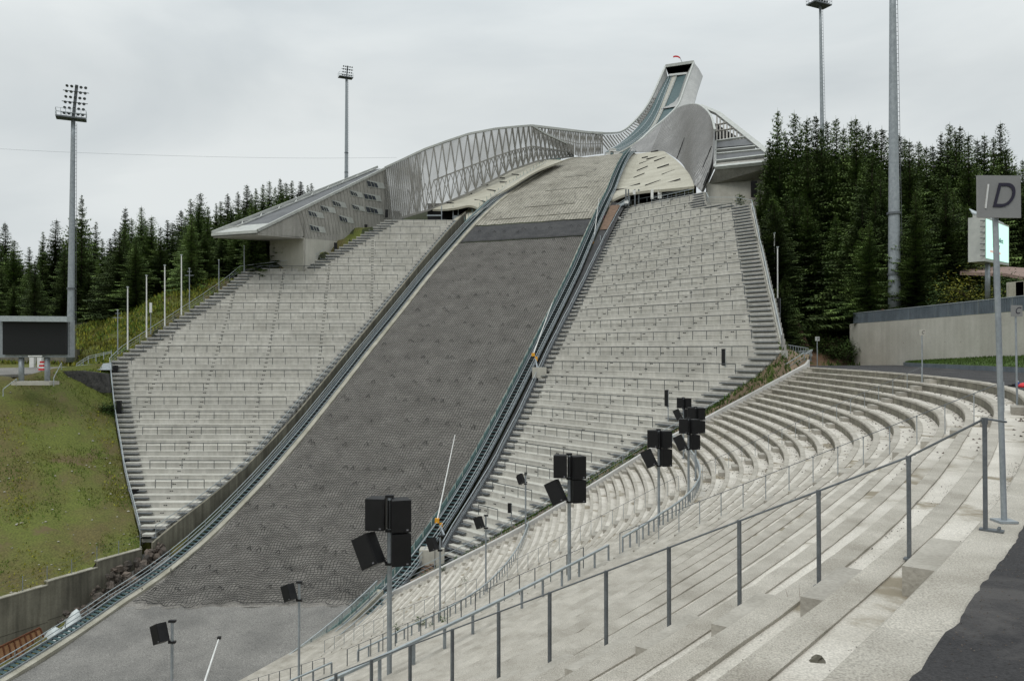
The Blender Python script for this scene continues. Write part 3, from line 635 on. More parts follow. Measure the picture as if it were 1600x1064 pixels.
# strip of low wall & rubble ground left of the left stairs
m=MB(); us=np.arange(-98,-38,1.5); m.grid(np.array([[H(u,-22.5,-.6-2.2*np.interp(u,[-55,-40],[1,0])),H(u,-HL(u)-2.2,-.4-2.2*np.interp(u,[-55,-40],[1,0]))] for u in us]),flip=True); structure(m,'rubble_ground',[M['gravel']])
m=MB(); us=np.arange(-40,47,1.5)
for a,b in zip(us[:-1],us[1:]):
    def zt(u):
        q=H(u,-18.2); return max(np.interp(q[1],LG,LZg)-.1,q[2]-.1)
    G=np.array([[[*H(a,-18.2)[:2],zt(a)+.25],[*H(b,-18.2)[:2],zt(b)+.25]],[[*H(a,-18.2)[:2],HZ(a)-3],[*H(b,-18.2)[:2],HZ(b)-3]]]); m.slab(G,(V[0],V[1],0),-.3)
tag(m.build('side_wall',M['oldconc']),'brown stained concrete wall along the lower right edge of the left stand','wall')
# ------------------------------------------------------------------ STANDS
def stand(name,rows,PT,label,cat,cols,n2,stair_l,stair_r,name2='l'):
    rest=MB()
    i0,a0,z0,x0,x1=rows[0]
    root=thing(name,PT(a0,(x0+x1)/2,z0-1),label,cat)
    m=MB(); st=MB(); vent=MB()
    for idx,(i,a,z,x0,x1) in enumerate(rows):
        nxt=rows[idx+1][1] if idx+1<len(rows) else a+.9
        xs=[x0]; x=math.floor(x0/6.4)*6.4+((i//3)*0)
        while x<x1:
            if x>x0+.5 and x<x1-.5: xs.append(x)
            x+=6.4
        xs.append(x1)
        for xa,xb in zip(xs[:-1],xs[1:]):
            tn=random.uniform(.9,1.07)
            F0=PT(a,xa,z);F1=PT(a,xb,z); B0=PT(nxt+.4,xa,z);B1=PT(nxt+.4,xb,z); g=np.array([0,0,.0])
            m.add([F0-[0,0,RISE+.3],F1-[0,0,RISE+.3],F1,F0],[(0,1,2,3)],0,tn); m.add([F0,F1,B1,B0],[(0,1,2,3)],1,tn)
            # nosing lip
            n3=np.array([n2[0],n2[1],0])*-.04
            m.add([F0+n3-[0,0,.12],F1+n3-[0,0,.12],F1+n3+[0,0,.006],F0+n3+[0,0,.006]],[(0,1,2,3)],0,tn*1.1); m.add([F0+n3+[0,0,.006],F1+n3+[0,0,.006],F1-n3*2+[0,0,.006],F0-n3*2+[0,0,.006]],[(0,1,2,3)],0,tn*1.1)
            m.add([F0+n3-[0,0,.12],F1+n3-[0,0,.12],F1-[0,0,.12],F0-[0,0,.12]],[(3,2,1,0)],0,tn)
        for xe,f in ((x0,(0,1,2,3)),(x1,(3,2,1,0))):
            F=PT(a,xe,z);B=PT(nxt+.4,xe,z); m.add([F-[0,0,RISE+.6],B-[0,0,RISE+.6],B,F],[f[::-1]],0,.9)
        for cx,cs in cols:
            for sub in (-.13,.13):
                t_=cx+cs(a)+sub
                if x0+.8<t_<x1-.8:
                    c=PT(a,t_,z-.36); h_=np.array([PT(a,1,0)[0]-PT(a,0,0)[0],PT(a,1,0)[1]-PT(a,0,0)[1],0]); n_=np.array([n2[0],n2[1],0]); m.box(c-n_*.012,(.095,.012,.055),(h_,n_,(0,0,1)),m=2)
        h_=np.array([PT(a,1,0)[0]-PT(a,0,0)[0],PT(a,1,0)[1]-PT(a,0,0)[1],0]); n_=np.array([n2[0],n2[1],0])
        for xe,sg_,w in ((x0,1,stair_l(i)),(x1,-1,stair_r(i))):
            if w: c=PT(a,xe+sg_*(w/2+.1),z-RISE/2)-n_*.24; st=MB(); st.box(c+[0,0,-.02],(w/2,.24,.05),(h_,n_,(0,0,1))); st.box(c+[0,0,-.02]-n_*.235,(w/2+.02,.012,.055),(h_,n_,(0,0,1))); (st.build('step',M['steeld'],root) if (sg_==1)==(name2=='l') or i%3==0 and 0 else rest.v.extend(st.v) or rest.f.extend([[q+len(rest.v)-len(st.v) for q in f] for f in st.f]) or rest.m.extend(st.m) or rest.t.extend(st.t))  # dark steel of step and front plate: shaded underside put into the colour
    m.build('stepped_rows',[M['stand'],M['stand_tread'],M['dark']],root); tag(rest.build('inner_step_flight',M['steeld'],root),kind='stuff')
    return root
lcols=[(c,lambda Y:.17*(150-Y)*-1+ .0) for c in ()]
lcols=[(c,(lambda Y:.17*(150-Y))) for c in (-26.7,-35.2,-43.9,-52.5,-61.,-69.5)]
def swl(i): return 2.9 if i<62 else 1.6
stand('concrete_stand',LROWS,LPt,'big stepped concrete spectator stand on the left of the landing slope','stand',lcols,(0,1),lambda i:2.0+.9*min(i/40,1),lambda i:1.3)
rcols=[(c,(lambda s,c=c:.22*(s-80)+1.2*math.sin(c))) for c in np.arange(-140,-30,6.9)]
stand('concrete_stand',RROWS,RPt,'big stepped concrete spectator stand on the right of the landing slope','stand',rcols,rn,lambda i:1.5,lambda i:3.1 if RROWS[0][0]+20<i<75 else 2.2,'r')
def stand_rails(rows,PT,side,i_off,gl,gr):
    for (i,a,z,x0,x1) in rows:
        if (i+i_off)%3: continue
        xa=x0+gl(i); xb=x1-gr(i)
        if xb-xa<3: continue
        m=MB(); n=max(2,round((xb-xa)/2.15)); h=1.1; n3=np.array([.25 if side=='x' else 0,0,0])
        q=lambda x,dz:PT(a+.06,x,z+dz)
        m.bar(q(xa,h),q(xb,h),.07,.08); 
        for x in np.linspace(xa,xb,n+1): m.bar(q(x,0),q(x,h),.07,.07)
        if side=='l': lab,grp='thin grey guard rail along a terrace row of the left stand','guard rails of the left stand'
        else: lab,grp='thin grey guard rail along a terrace row of the right stand','guard rails of the right stand'
        tag(m.build('guard_rail',M['raild']),lab,'guard rail',grp)
for side_rows in ([r for r in RROWS if 1<r[2]<24],):
    m=MB(); E3=np.array([[RPt(a,x1+.05,z+.1),RPt(a,x1+.05,z-9)] for i,a,z,x0,x1 in side_rows]); m.slab(E3,(rd[0],rd[1],0),-.3); tag(m.build('stand_side_wall',M['conc']),'concrete side wall under the outer right edge of the right stand','wall')
stand_rails(LROWS,LPt,'l',0,lambda i:3.3,lambda i:1.9)
stand_rails(RROWS,RPt,'r',1,lambda i:2.0,lambda i:3.6 if i>30 else 2.6)
def edge_rail(name,pts,label,h=1.05,mt='steel',every=2,panel=None,cat='railing'):
    t=thing(name,pts[0],label,cat); m=MB()
    for a,b in zip(pts[:-1],pts[1:]): m.bar(a+[0,0,h],b+[0,0,h],.07,.07)
    m.build('top_rail',M['lsteel'],t); m=MB()
    for a,b in zip(pts[:-1],pts[1:]): m.bar(a+[0,0,h*.5],b+[0,0,h*.5],.04,.04); m.bar(a+[0,0,h*.12],b+[0,0,h*.12],.04,.3 if panel else .04)
    m.build('lower_rail',M[mt],t); 
    for p in pts[::every]: m=MB(); m.bar(p-[0,0,.4],p+[0,0,h],.06); m.build('post',M[mt],t)
    return t
edge_rail('guard_railing',[LPt(a,x1+.25,z) for i,a,z,x0,x1 in LROWS[::3]]+[],'sloping steel railing between the left stand and the hill stairs')
edge_rail('guard_railing',[LPt(a,x0-.2,z) for i,a,z,x0,x1 in LROWS[::3] if i<64],'sloping railing on the outer edge of the left stand')
edge_rail('guard_railing',[RPt(a,x0-.25,z) for i,a,z,x0,x1 in RROWS[::2]],'sloping steel railing between the right stand and the dark service strip',panel=1,every=1)
edge_rail('guard_railing',[RPt(a,x1+.2,z) for i,a,z,x0,x1 in RROWS[::2] if z>.5 and z<28 and not (x1<-95)],'sloping railing on the outer right edge of the right stand',mt='steeld')
# ------------------------------------------------------------------ embankment between parapet and right stand
def bank():
    m=MB(); low=[]; 
    rows=[r for r in RROWS if r[2]<2]
    st=[RPt(a-.35,x1+.1,z-.42) for i,a,z,x0,x1 in rows]; st=np.array(st)
    lo=PAR[::-1]; lo=lo+[nn[0]*.3,nn[1]*.3,-.35]; dd=np.r_[0,np.cumsum(np.linalg.norm(np.diff(lo,axis=0),axis=1))]; fine_=np.stack([np.interp(np.linspace(0,dd[-1],400),dd,lo[:,i]) for i in range(3)],1)
    st=np.vstack([P(640,908,81.)[None,:],st,P(1238,553,99)[None,:],P(1266,554,101)[None,:]])
    d=np.r_[0,np.cumsum(np.linalg.norm(np.diff(st,axis=0),axis=1))]; ts2=np.linspace(0,d[-1],90); b=np.stack([np.interp(ts2,d,st[:,i]) for i in range(3)],1)
    a=np.array([lo[np.argmin((fine_[:,0]-q[0])**2+(fine_[:,1]-q[1])**2)] if False else fine_[np.argmin((fine_[:,0]-q[0])**2+(fine_[:,1]-q[1])**2)] for q in b])
    G=np.array([a*(1-f)+b*f+[0,0,.25*math.sin(f*math.pi)] for f in np.linspace(0,1,8)]); G[1:-1,:,2]+=RNG.normal(0,.07,G[1:-1,:,2].shape)
    m.grid(G); structure(m,'embankment',[M['sand']],smooth=True); return G
BG=bank()
def tufts(name,pts_fn,n,h,mt,label,w=.05):
    m=MB()
    for i in range(n):
        p=pts_fn()
        if p is None: continue
        hh=h*random.uniform(.4,1.2); a=random.random()*6.28; d=np.array([math.cos(a),math.sin(a),0]); ln=np.array([random.gauss(0,.3),random.gauss(0,.3),1])*hh
        m.add([p-d*w*hh*4,p+d*w*hh*4,p+ln],[(0,1,2)],t=random.uniform(.5,1.5))
    return tag(m.build(name,M[mt],base=(0,0,0)),label,'grass',kind='stuff')
def bgp():
    i=random.randrange(BG.shape[0]-1); j=int(BG.shape[1]*random.betavariate(2,2.2))
    j=min(j,BG.shape[1]-2); f,g=random.random(),random.random(); p=BG[i,j]*(1-f)*(1-g)+BG[i+1,j]*f*(1-g)+BG[i,j+1]*(1-f)*g+BG[i+1,j+1]*f*g
    if j>BG.shape[1]*.8 and random.random()<.8: return None
    return p
tufts('bank_grass',bgp,2600,.4,'lawn','green weeds and grass on the bank between parapet and right stand',.06)
edge_rail('handrail',[p+[nn[0]*.9,nn[1]*.9,-.1] for p in PAR[::4]],'pipe handrail following the white parapet down the bank',h=.95,cat='handrail')
# ------------------------------------------------------------------ left grass slope + retaining wall
rb=[np.array([x0-.35,a,z-.35]) for i,a,z,x0,x1 in LROWS if z<-1.2]
rb=np.array(rb)
def res(a,n):
    d=np.r_[0,np.cumsum(np.linalg.norm(np.diff(a,axis=0),axis=1))]; d/=d[-1]; ts=np.linspace(0,1,n); return np.stack([np.interp(ts,d,a[:,i]) for i in range(3)],1)
Wd=-U
wall_top=[(222,858),(153,877),(152.9,887),(75,909),(74.9,914.5),(0,936),(-90,960)]
WT=[hitv(px,py,vv_) for (px,py),vv_ in zip(wall_top,(-18.5,-18.9,-18.9,-19.3,-19.3,-19.8,-20.5))]
base_c=WT[0]+np.array([-.2,.3,-.15]); rb=np.vstack([base_c,rb])
top_e=res(np.array([rb[-1],[-69,119,-2.5],[-73.,110.4,-4.6],[-84,110,-4.9],[-100,108,-5.5],[-130,104,-7.5]]),50)
bot_e=res(np.array([base_c]+[w+np.array([-.3,0,-.1])-0 for w in WT[1:]]+[WT[-1]+np.array([-10,-25,-.5])]),50)
R_=res(rb,40); L_=res(np.array([bot_e[-1],top_e[-1]]),40); G=np.zeros((40,50,3))
for i in range(40):
    f=i/39
    for j in range(50):
        g=j/49; G[i,j]=(1-f)*bot_e[j]+f*top_e[j]+(1-g)*R_[i]+g*L_[i]-((1-f)*(1-g)*bot_e[0]+(1-f)*g*bot_e[-1]+f*(1-g)*top_e[0]+f*g*top_e[-1])
G[1:-1,1:-1,2]+=RNG.normal(0,.09,(38,48)); GS=G
m=MB(); m.grid(G,flip=False); structure(m,'grass_slope',[M['grass']],smooth=True)
def gsp():
    f=random.random()*38; g=random.random()**1.2*44; i,j=int(f),int(g); f-=i; g-=j
    return GS[i,j]*(1-f)*(1-g)+GS[i+1,j]*f*(1-g)+GS[i,j+1]*(1-f)*g+GS[i+1,j+1]*f*g
def pat(p): return math.sin(p[0]*.23+1.3)*math.sin(p[1]*.19+.4)+.6*math.sin(p[0]*.61-p[1]*.43)+.4*math.sin(p[0]*1.3+p[1]*1.1)
def gsq():
    p=gsp(); dr_=(p[0]+43+.62*(p[1]-92)*-1*-1)  # distance-like measure toward the stand edge
    edge_=np.interp(p[1],[92,128],[-43.5,-65.7])-p[0]
    if pat(p)+.35*random.gauss(0,1)<(.55 if edge_<9 and p[1]<116 else -.35): return None
    return p
tufts('slope_grass',gsq,42000,.26,'blade','rough green grass covering the left slope',.06)
def gsf():
    while True:
        p=gsp(); s_=math.sin(p[0]*.35)*math.sin(p[1]*.31+1)+.4*math.sin(p[0]*1.1+p[1]*.7)
        if s_>.45: return p+[0,0,.1]
tufts('slope_herbs',gsf,2200,.26,'flower','yellow green herbs in patches on the left slope',.1)
m=MB()
for i in range(420):
    p=gsp(); 
    if GS[0,0,2]+9<p[2] and random.random()<.8: continue
    r=random.uniform(.05,.22); a=random.random()*6
    m.add([(p[0]+r*math.cos(a+j*1.57)*random.uniform(.7,1.2),p[1]+r*math.sin(a+j*1.57),p[2]+.03) for j in range(4)]+[(p[0],p[1],p[2]+r*.8)],[(0,1,4),(1,2,4),(2,3,4),(3,0,4)],t=random.uniform(.6,1.2))
tag(m.build('stones',M['curb'],base=(0,0,0)),'pale stones strewn over the lower left grass slope','stones',kind='stuff')
t=thing('retaining_wall',(*WT[0][:2],-29),'weathered stepped concrete retaining wall below the left grass slope','wall')
n3=np.array([V[0],V[1],0])
for a,b in ((0,1),(2,3),(4,5),(5,6)):
    m=MB(); p,q=WT[a],WT[b]; p2,q2=p.copy(),q.copy(); p2[2]=q2[2]=-32; m.slab(np.array([[p,q],[p2,q2]]),n3,.55)
    for fz in (.48,): m.bar(p*(1-fz)+p2*fz+n3*.006,q*(1-fz)+q2*fz+n3*.006,.02,.05,t=.4)
    m.build('wall_section',M['oldconc'],t)
    m=MB(); m.bar(p+[0,0,.05]-n3*.28,q+[0,0,.05]-n3*.28,.66,.1); m.build('coping',M['curb'],t)
t=thing('wire_fence',WT[0],'thin wire fence standing along the top of the retaining wall','fence'); w=MB()
fp=[WT[0]+[0,0,0]]+[WT[i]*(1-f)+WT[j]*f for i,j,f in ((0,1,.5),(0,1,.98),(2,3,.5),(2,3,.98),(4,5,.5),(4,5,.98))]
for p in fp: m=MB(); m.tube([p-n3*.3,p-n3*.3+[0,0,1.6]],.04,6); m.build('post',M['steel'],t)
for a,b in zip(fp[:-1],fp[1:]):
    for h in(.6,1.1,1.5): w.bar(a-n3*.3+[0,0,h],b-n3*.3+[0,0,h],.015)
w.build('wires',M['steeld'],t)
# rocks
protos=[]
def rock_mb(seed):
    r_=random.Random(seed); m=MB(); n,k=7,5; vs=[]
    for j in range(k):
        ph=math.pi*j/(k-1)
        for i in range(n):
            th=2*math.pi*i/n; rr=1+r_.uniform(-.45,.25); vs.append((rr*math.sin(ph)*math.cos(th)*1.15,rr*math.sin(ph)*math.sin(th),rr*.75*math.cos(ph)))
    m.add(vs,[(j*n+i,j*n+(i+1)%n,(j+1)*n+(i+1)%n,(j+1)*n+i) for j in range(k-1) for i in range(n)]); return m
rk=[rock_mb(i) for i in range(5)]; robj=[]
for i in range(5):
    o=rk[i].build('boulder',M['rock'],base=(0,0,0)); tag(o,'pinkish brown boulder in the rock heap beside the left hill stairs','boulder','boulders heaped beside the hill stairs'); robj.append(o)
for i in range(110):
    o=robj[i] if i<5 else robj[i%5].copy()
    if i>=5: COL.objects.link(o)
    f=random.random(); u=-53+f*14; v=-18.0+random.random()*(3.0-1.6*f); hgt=(1.7*math.sin(min(f*2.2,1)*1.57))*(1-(v+18.2)/2.6)
    if f>.8: hgt*=.6
    p=H(u,v,-.3-1.7*np.interp(u,[-55,-40],[1,0])+hgt*1.3*random.random()); o.location=p; s=random.uniform(.22,.62); o.scale=(s,s*random.uniform(.8,1.2),s*random.uniform(.7,1.1)); o.rotation_euler=(random.random()*6,random.random()*6,random.random()*6)
# formwork panels & tarp
FVW=-18.3
t=thing('formwork_panel',hitv(20,1020,FVW),'orange formwork panel with dark ribs leaning on the retaining wall','formwork')
pa=[hitv(-60,1040,-17.0),hitv(62,981,-17.0)]; pb=[hitv(-58,1090,-16.2),hitv(74,1014,-16.2)]
m=MB(); m.slab(np.array([[pa[0],pa[1]],[pb[0],pb[1]]]),n3,.1); m.build('board',M['orange'],t)
m=MB()
for f in np.linspace(0,1,15):
    a=pa[0]*(1-f)+pa[1]*f; b=pb[0]*(1-f)+pb[1]*f; m.bar(a+n3*.1,b+n3*.1,.07,.14)
m.bar(pa[0]+[0,0,.05],pa[1]+[0,0,.05],.14,.14); m.build('ribs',M['rust'],t)
m=MB(); a=hitv(74,1000,-15.6); b=hitv(124,978,-15.8); G=[]
for i in range(22):
    f=i/21; c=a*(1-f)+b*f; hh=(.5+.9*f+.35*math.sin(f*9))*min(1,6*f+.35)*min(1,(1-f)*9+.3); row=[]
    for j in range(9):
        g=j/8-.5; row.append(c+n3*g*2.4+np.array([0,0,-.5+hh*1.45*math.cos(g*2.7)+random.uniform(-.05,.05)]))
    G.append(row)
m.grid(np.array(G)); tag(m.build('tarpaulin_heap',M['tarp'],smooth=True),'crumpled white tarpaulin heap beside the orange formwork','tarpaulin')
# ------------------------------------------------------------------ JUDGES' BUILDING (left)
FV=-39.4
def F(px,py,d=0.): return hitv(px,py,FV+d)
jb=thing('judges_building',F(500,420),'angular grey clad judges building with window bands and a jutting roof above the left stand','building')
def extr(m,pts,n,th,mi=0,t=1.):
    pts=[np.array(p,float) for p in pts]; k=len(pts); n=np.array(n,float)*th
    m.add([*pts,*[p-n for p in pts]],[tuple(range(k)),tuple(range(2*k-1,k-1,-1))]+[(i,i+k,(i+1)%k+k,(i+1)%k) for i in range(k)],mi,t)
m=MB(); fac=[(476,373),(465,331),(514,306),(528,303),(541,292),(603,263),(614,345),(600,352),(543,378)]
extr(m,[F(*q) for q in fac],n3,.5); 
m.build('facade',M['clad'],jb)
m=MB()   # vertical board joints
for i in range(28):
    f=i/27; a=F(477+f*134,374-f*22); x1_=468+f*136-2; ytop=np.interp(x1_,[465,514,528,541,603],[331,306,303,292,263]); b=F(x1_,ytop+1)
    m.bar(a+n3*.02,b+n3*.02,.05,.05)
m.build('board_joints',M['truss'],jb)
# concrete base
m=MB(); lw=np.array([0,0,-4.0]); extr(m,[F(474.5,416)+lw,F(476,372.5),F(543,378.5),F(590,354),F(600,350)+lw,F(540,382)+lw],n3,.4)
c0=F(474.5,417); c1=c0-n3*8.2; zt=F(476,371)[2]; m.slab(np.array([[[*c1[:2],zt],[*c0[:2],zt]],[c1-[0,0,1.6],c0-[0,0,1.6]]]),-np.array([U[0],U[1],0]),.5)
m.build('concrete_base',M['conc'],jb)
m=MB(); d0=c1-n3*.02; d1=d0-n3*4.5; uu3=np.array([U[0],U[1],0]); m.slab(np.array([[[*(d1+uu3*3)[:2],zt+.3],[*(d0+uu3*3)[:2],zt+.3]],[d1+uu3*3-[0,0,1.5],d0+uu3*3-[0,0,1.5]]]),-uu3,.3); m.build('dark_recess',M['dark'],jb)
_a,_b=F(402,361),F(603,263); uA=float((_a[:2]-C0)@U); uB=float((_b[:2]-C0)@U)
def RF(u,v,dz=0): u=uA+u*(uB-uA)/43.; q=C0+U*u+V*v; return np.array([*q,_a[2]+(_b[2]-_a[2])*(u-uA)/(uB-uA)+dz])
OV=FV-10.4
def OVf(u): return FV-10.4*(1-.72*min(max(u,0),43)/43)
m=MB(); us=np.linspace(0,43,30)
m.slab(np.array([[RF(u,OVf(u)),RF(u,FV-.1)] for u in us]),(0,0,1),.45); m.build('roof',M['roof'],jb)
m=MB(); us=np.linspace(0,44,24)
for a,b in zip(us[:-1],us[1:]): m.bar(RF(a,OVf(a),.3),RF(b,OVf(b),.3),.35,.5); 
for a,b in zip(us[:-1],us[1:]): m.bar(RF(a,FV+.1,.1),RF(b,FV+.1,.1),.35,.5)
m.bar(RF(0,OV,-.1),RF(0,FV,-.1),.3,.5); m.build('roof_trim',M['trim'],jb)
m=MB(); m.slab(np.array([[RF(0,OV,.06),RF(0,FV,.06)],[RF(4.2,OVf(4.2),.06),RF(4.2,FV,.06)]]),(0,0,1),.1)
m.build('canopy_top',M['trim'],jb)
m=MB(); m.slab(np.array([[RF(.2,OV+.2,-.5),RF(.2,FV,-.5)],[RF(13,OV+2,-5.6),RF(13,FV,-5.6)]]),(0,0,1),.3)
extr(m,[RF(.1,FV,-.4),RF(12.8,FV,-.4),RF(13.5,FV,-5.4),RF(12,FV,-5.4)],n3,.3); m.build('canopy_soffit',M['clad'],jb)
m=MB()
for i in range(9): 
    u_=2+i*4.4; a=RF(u_,OVf(u_)+.25,.22); b=RF(u_+2.2,OVf(u_+2.2)+.25*(FV-OVf(u_)),.22); c=RF(u_+4.4,OVf(u_+4.4)+.25,.22); m.bar(a,b,.18); m.bar(b,c,.18)
for u_ in np.arange(3,40,3.): m.bar(RF(u_,OVf(u_)+.25*(FV-OVf(u_)),.25),RF(u_+3,OVf(u_+3)+.25*(FV-OVf(u_+3)),.25),.3,.18)
m.build('roof_edge_frame',M['trim'],jb)
m=MB(); 
for i in range(7): 
    p=F(520+i*7,304-i*.3,-1.5); m.bar(p,p+[0,0,1.7],.06)
m.bar(F(520,304,-1.5)+[0,0,1.7],F(560,303,-1.5)+[0,0,1.7],.07); m.build('balcony_rail',M['lsteel'],jb)
z1=lambda x,y:(320+x/3.2,170+y/3.2)
wins=[((810,360),(868,395),(903,402)),((727,410),(765,438),(795,447)),((795,425),(858,457),(886,466)),((737,480),(775,507),(805,515)),((805,490),(868,524),(895,532)),
      ((638,460),(682,490),(712,498)),((580,485),(622,515),(657,524)),((517,510),(562,541),(598,549)),((672,535),(715,568),(747,574)),((526,582),(575,614),(607,623))]
for (x0,y0),(x1,y1),(x2,y2) in wins:
    sl=(y1-y0)*.22
    A_=z1(x0,y0);B_=z1(x1-8,y0+sl+6);C_=z1(x1,y1);D_=z1(x0+8,y1-sl); 
    m=MB(); E2=z1(x2-8,y0+sl+12); F2=z1(x2,y2); extr(m,[F(*z1(x0-3,y0-3),.10),F(*z1(x2-10,y0+sl+4),.10),F(*F2,.10),F(*z1(x0+6,y1-sl+5),.10)],n3,.12)
    w=m.build('window',M['trim'],jb)
    m=MB(); extr(m,[F(*A_,.16),F(*B_,.16),F(*C_,.16),F(*D_,.16)],n3,.05); m.build('pane',M['glass'],w)
    m=MB(); 
    for f in (.33,.66): a=F(A_[0]*(1-f)+B_[0]*f,A_[1]*(1-f)+B_[1]*f,.2); b=F(D_[0]*(1-f)+C_[0]*f,D_[1]*(1-f)+C_[1]*f,.2); m.bar(a,b,.12,.08)
    m.build('mullion',M['trim'],w)
m=MB(); extr(m,[F(*z1(938,510),.1),F(*z1(975,513),.1),F(*z1(993,556),.1),F(*z1(958,556),.1)],n3,.1); m.build('glass_door',M['glass'],jb)
for q in ((909,525),(806,600),(654,692)):
    p=F(*z1(*q),1.2); m=MB(); m.box(p,(.3,.25,.9)); m.build('hanging_loudspeaker',M['black'],jb)
# ------------------------------------------------------------------ WIND SCREEN
path=[(-39.2,uB-.5),(-36.2,uB+4.5),(-31,55),(-25,58),(-20,62.5),(-16.5,67),(-13.8,74),(-12,80),(-10.5,87),(-9,95)]
path=np.array(path,float)
def resn(a,n):
    d=np.r_[0,np.cumsum(np.linalg.norm(np.diff(a,axis=0),axis=1))]; d/=d[-1]; ts=np.linspace(0,1,n); return np.stack([np.interp(ts,d,a[:,i]) for i in range(a.shape[1])],1)
pf=catmull(path,8); pf=resn(pf,61)
top_l=[(590,268),(603,262),(640,245),(664,234),(700,221),(733,210),(775,202),(817,198),(831,197),(850,209),(872,219),(893,229),(920,236),(945,239),(975,240)]
bot_l=[(590,355),(614,345),(672,328),(735,301),(800,266),(840,252),(870,248),(900,244),(975,243)]
def edge(poly,x): return np.interp(x,[a[0] for a in poly],[a[1] for a in poly])
B_=[];T_=[]
for v,u in pf:
    q=C0+U*u+V*v; px=800+FP*q[0]/q[1]; B_.append(P(px,edge(bot_l,px),q[1])); T_.append(P(px,edge(top_l,px),q[1]))
B_=np.array(B_);T_=np.array(T_)
ws=thing('wind_screen',B_[20],'long curving mesh covered truss screen sweeping from the judges building to the take-off','wind screen')
fr=np.linspace(0,1,5)
m=MB(); m.grid(np.array([[B_[i]*(1-f)+T_[i]*f for f in fr] for i in range(9,61)])); m.build('mesh_cladding',M['mesh'],ws)
m=MB(); m.slab(np.array([[B_[i]*(1-f)+T_[i]*f for f in (0,.5,1)] for i in range(0,10)]),(V[0],V[1],0),.1); m.build('dense_cladding',M['meshd'],ws)
m=MB()
for i in range(60): m.bar(T_[i]+[0,0,.1],T_[i+1]+[0,0,.1],.5,.45)
m.build('top_chord',M['trim'],ws)
m=MB()
for i in range(60): m.bar(B_[i],B_[i+1],.35,.45)
for i in range(12,60):
    a=B_[i]*.55+T_[i]*.45; b=B_[i+1]*.55+T_[i+1]*.45; m.bar(a,b,.2,.28)
m.build('lower_chord',M['truss'],ws)
m=MB(); nd=list(range(6,61,2)); lean=2
for a,b in zip(nd[:-1],nd[1:]):
    m.bar(B_[b],T_[a],.34,.3); 
    m.bar(B_[a],T_[b],.2,.2) if (a//2)%1==0 else None
    mid=B_[a]*.55+T_[a]*.45; mid2=B_[b]*.55+T_[b]*.45; m.bar(B_[b],mid,.16); m.bar(B_[a],mid2,.16)
m.build('truss_members',M['truss'],ws)
m=MB()
for i in range(0,20): 
    j=i/2; k=int(j); f=j-k; a=B_[k]*(1-f)+B_[k+1]*f; b=T_[k]*(1-f)+T_[k+1]*f; sh=B_[min(k+1,60)]-B_[k]
    m.bar(a+sh*.9+n3*.05,b-sh*.5+n3*.05,.13,.1)
m.build('cladding_joints',M['truss'],ws)
# ------------------------------------------------------------------ INRUN TOWER
st=[ # Y, left top, left floor, track l, track r, right floor, right top, right bottom
 (311,(1040,104),(1044,119),(1050,120),(1058,119),(1073,116),(1084,97.5),(1098,119)),
 (292,(1020,149),(1027,150),(1038,152),(1045,151),(1061,152),(1071,133),(1090,143)),
 (280,(1007,171),(1014,176),(1027,180),(1033,179),(1053,175),(1060,163),(1083,166)),
 (262,(990,191),(998,197),(1013,204),(1019,203),(1034,198),(1041,184),(1070,186)),
 (245,(972,205.5),(979,216),(994,221),(999,220),(1010,214),(1018,203),(1046,208)),
 (230,(952,208.5),(963,228),(979,231),(984,230),(994,226),(1000,220),(1020,226)),
 (214,(925,207.5),(946,238),(962,240),(967,239.5),(982,237.5),(986,233),(1000,238))]
cols_=list(zip(*[[P(*q,s[0]) for q in s[1:]] for s in st]))
cols_=[resn(np.array(catmull(np.array(c),6)),34) for c in cols_]
LT,LF,T1,T2,RFl,RT,RB=cols_
tw=thing('ski_jump_tower',LF[0]-[0,0,12],'tall grey ski jump tower with a steep inrun track curving down to the take-off','ski jump')
m=MB(); m.slab(np.stack([T1,T2],1),(0,0,1),.4); m.build('inrun_track',M['pale'],tw)
m=MB(); m.slab(np.stack([LF,T1-[0,0,.3]],1),(0,0,1),.5); m.slab(np.stack([T2-[0,0,.3],RFl],1),(0,0,1),.5); m.build('inrun_side_nets',M['teal'],tw)
m=MB(); m.slab(np.stack([LT,LF-[0,0,1.5]],1)[:17],(V[0],V[1],0),.5); m.build('left_wall',M['tower'],tw)
m=MB(); m.grid(np.stack([LT,LF-[0,0,1.5]],1)[16:]); m.build('mesh_wall',M['mesh2'],tw)
for i in range(8,33): m=MB(); m.bar(LF[i]+n3*.1+[0,0,.3],LT[i]+n3*.1-[0,0,.6],.35,.3); m.build('wall_fin',M['truss'],tw)
m=MB(); G=np.stack([RFl,RT],1); m.slab(G,(V[0],V[1],0),.2); m.slab(np.stack([RT,(RT+RB)/2+n3*.3,RB],1),(U[0],U[1],0),-.6); m.build('right_wall',M['tower'],tw)
m=MB()
for c in (T1,T2,LF*.5+T1*.5,):
    for i in range(0,33):
        m.bar(c[i]+[0,0,.9],c[i+1]+[0,0,.9],.12)
        m.bar(c[i],c[i]+[0,0,.9],.1)
m.build('track_rails',M['lsteel'],tw)
for c,nm in ((LT,'left_coping'),(RT,'right_coping')):
    m=MB()
    for a,b in zip(c[:-1],c[1:]): m.bar(a,b,.6,.5)
    m.build('wall_coping',M['trim'],tw)
m=MB() # start cabin
a,b,c,d=LT[0],RT[0],RFl[0],LF[0]; back=uu3*6
m.bar(a,b,1.0,1.1); m.build('top_beam',M['trim'],tw)
m=MB(); m.slab(np.array([[a,b],[d+[0,0,-1],c+[0,0,-1]]])+back*.6,-uu3,.3); m.slab(np.array([[a,b],[a+back-[0,0,1.2],b+back-[0,0,1.2]]]),(0,0,1),.4); m.build('start_cabin',M['dark'],tw)
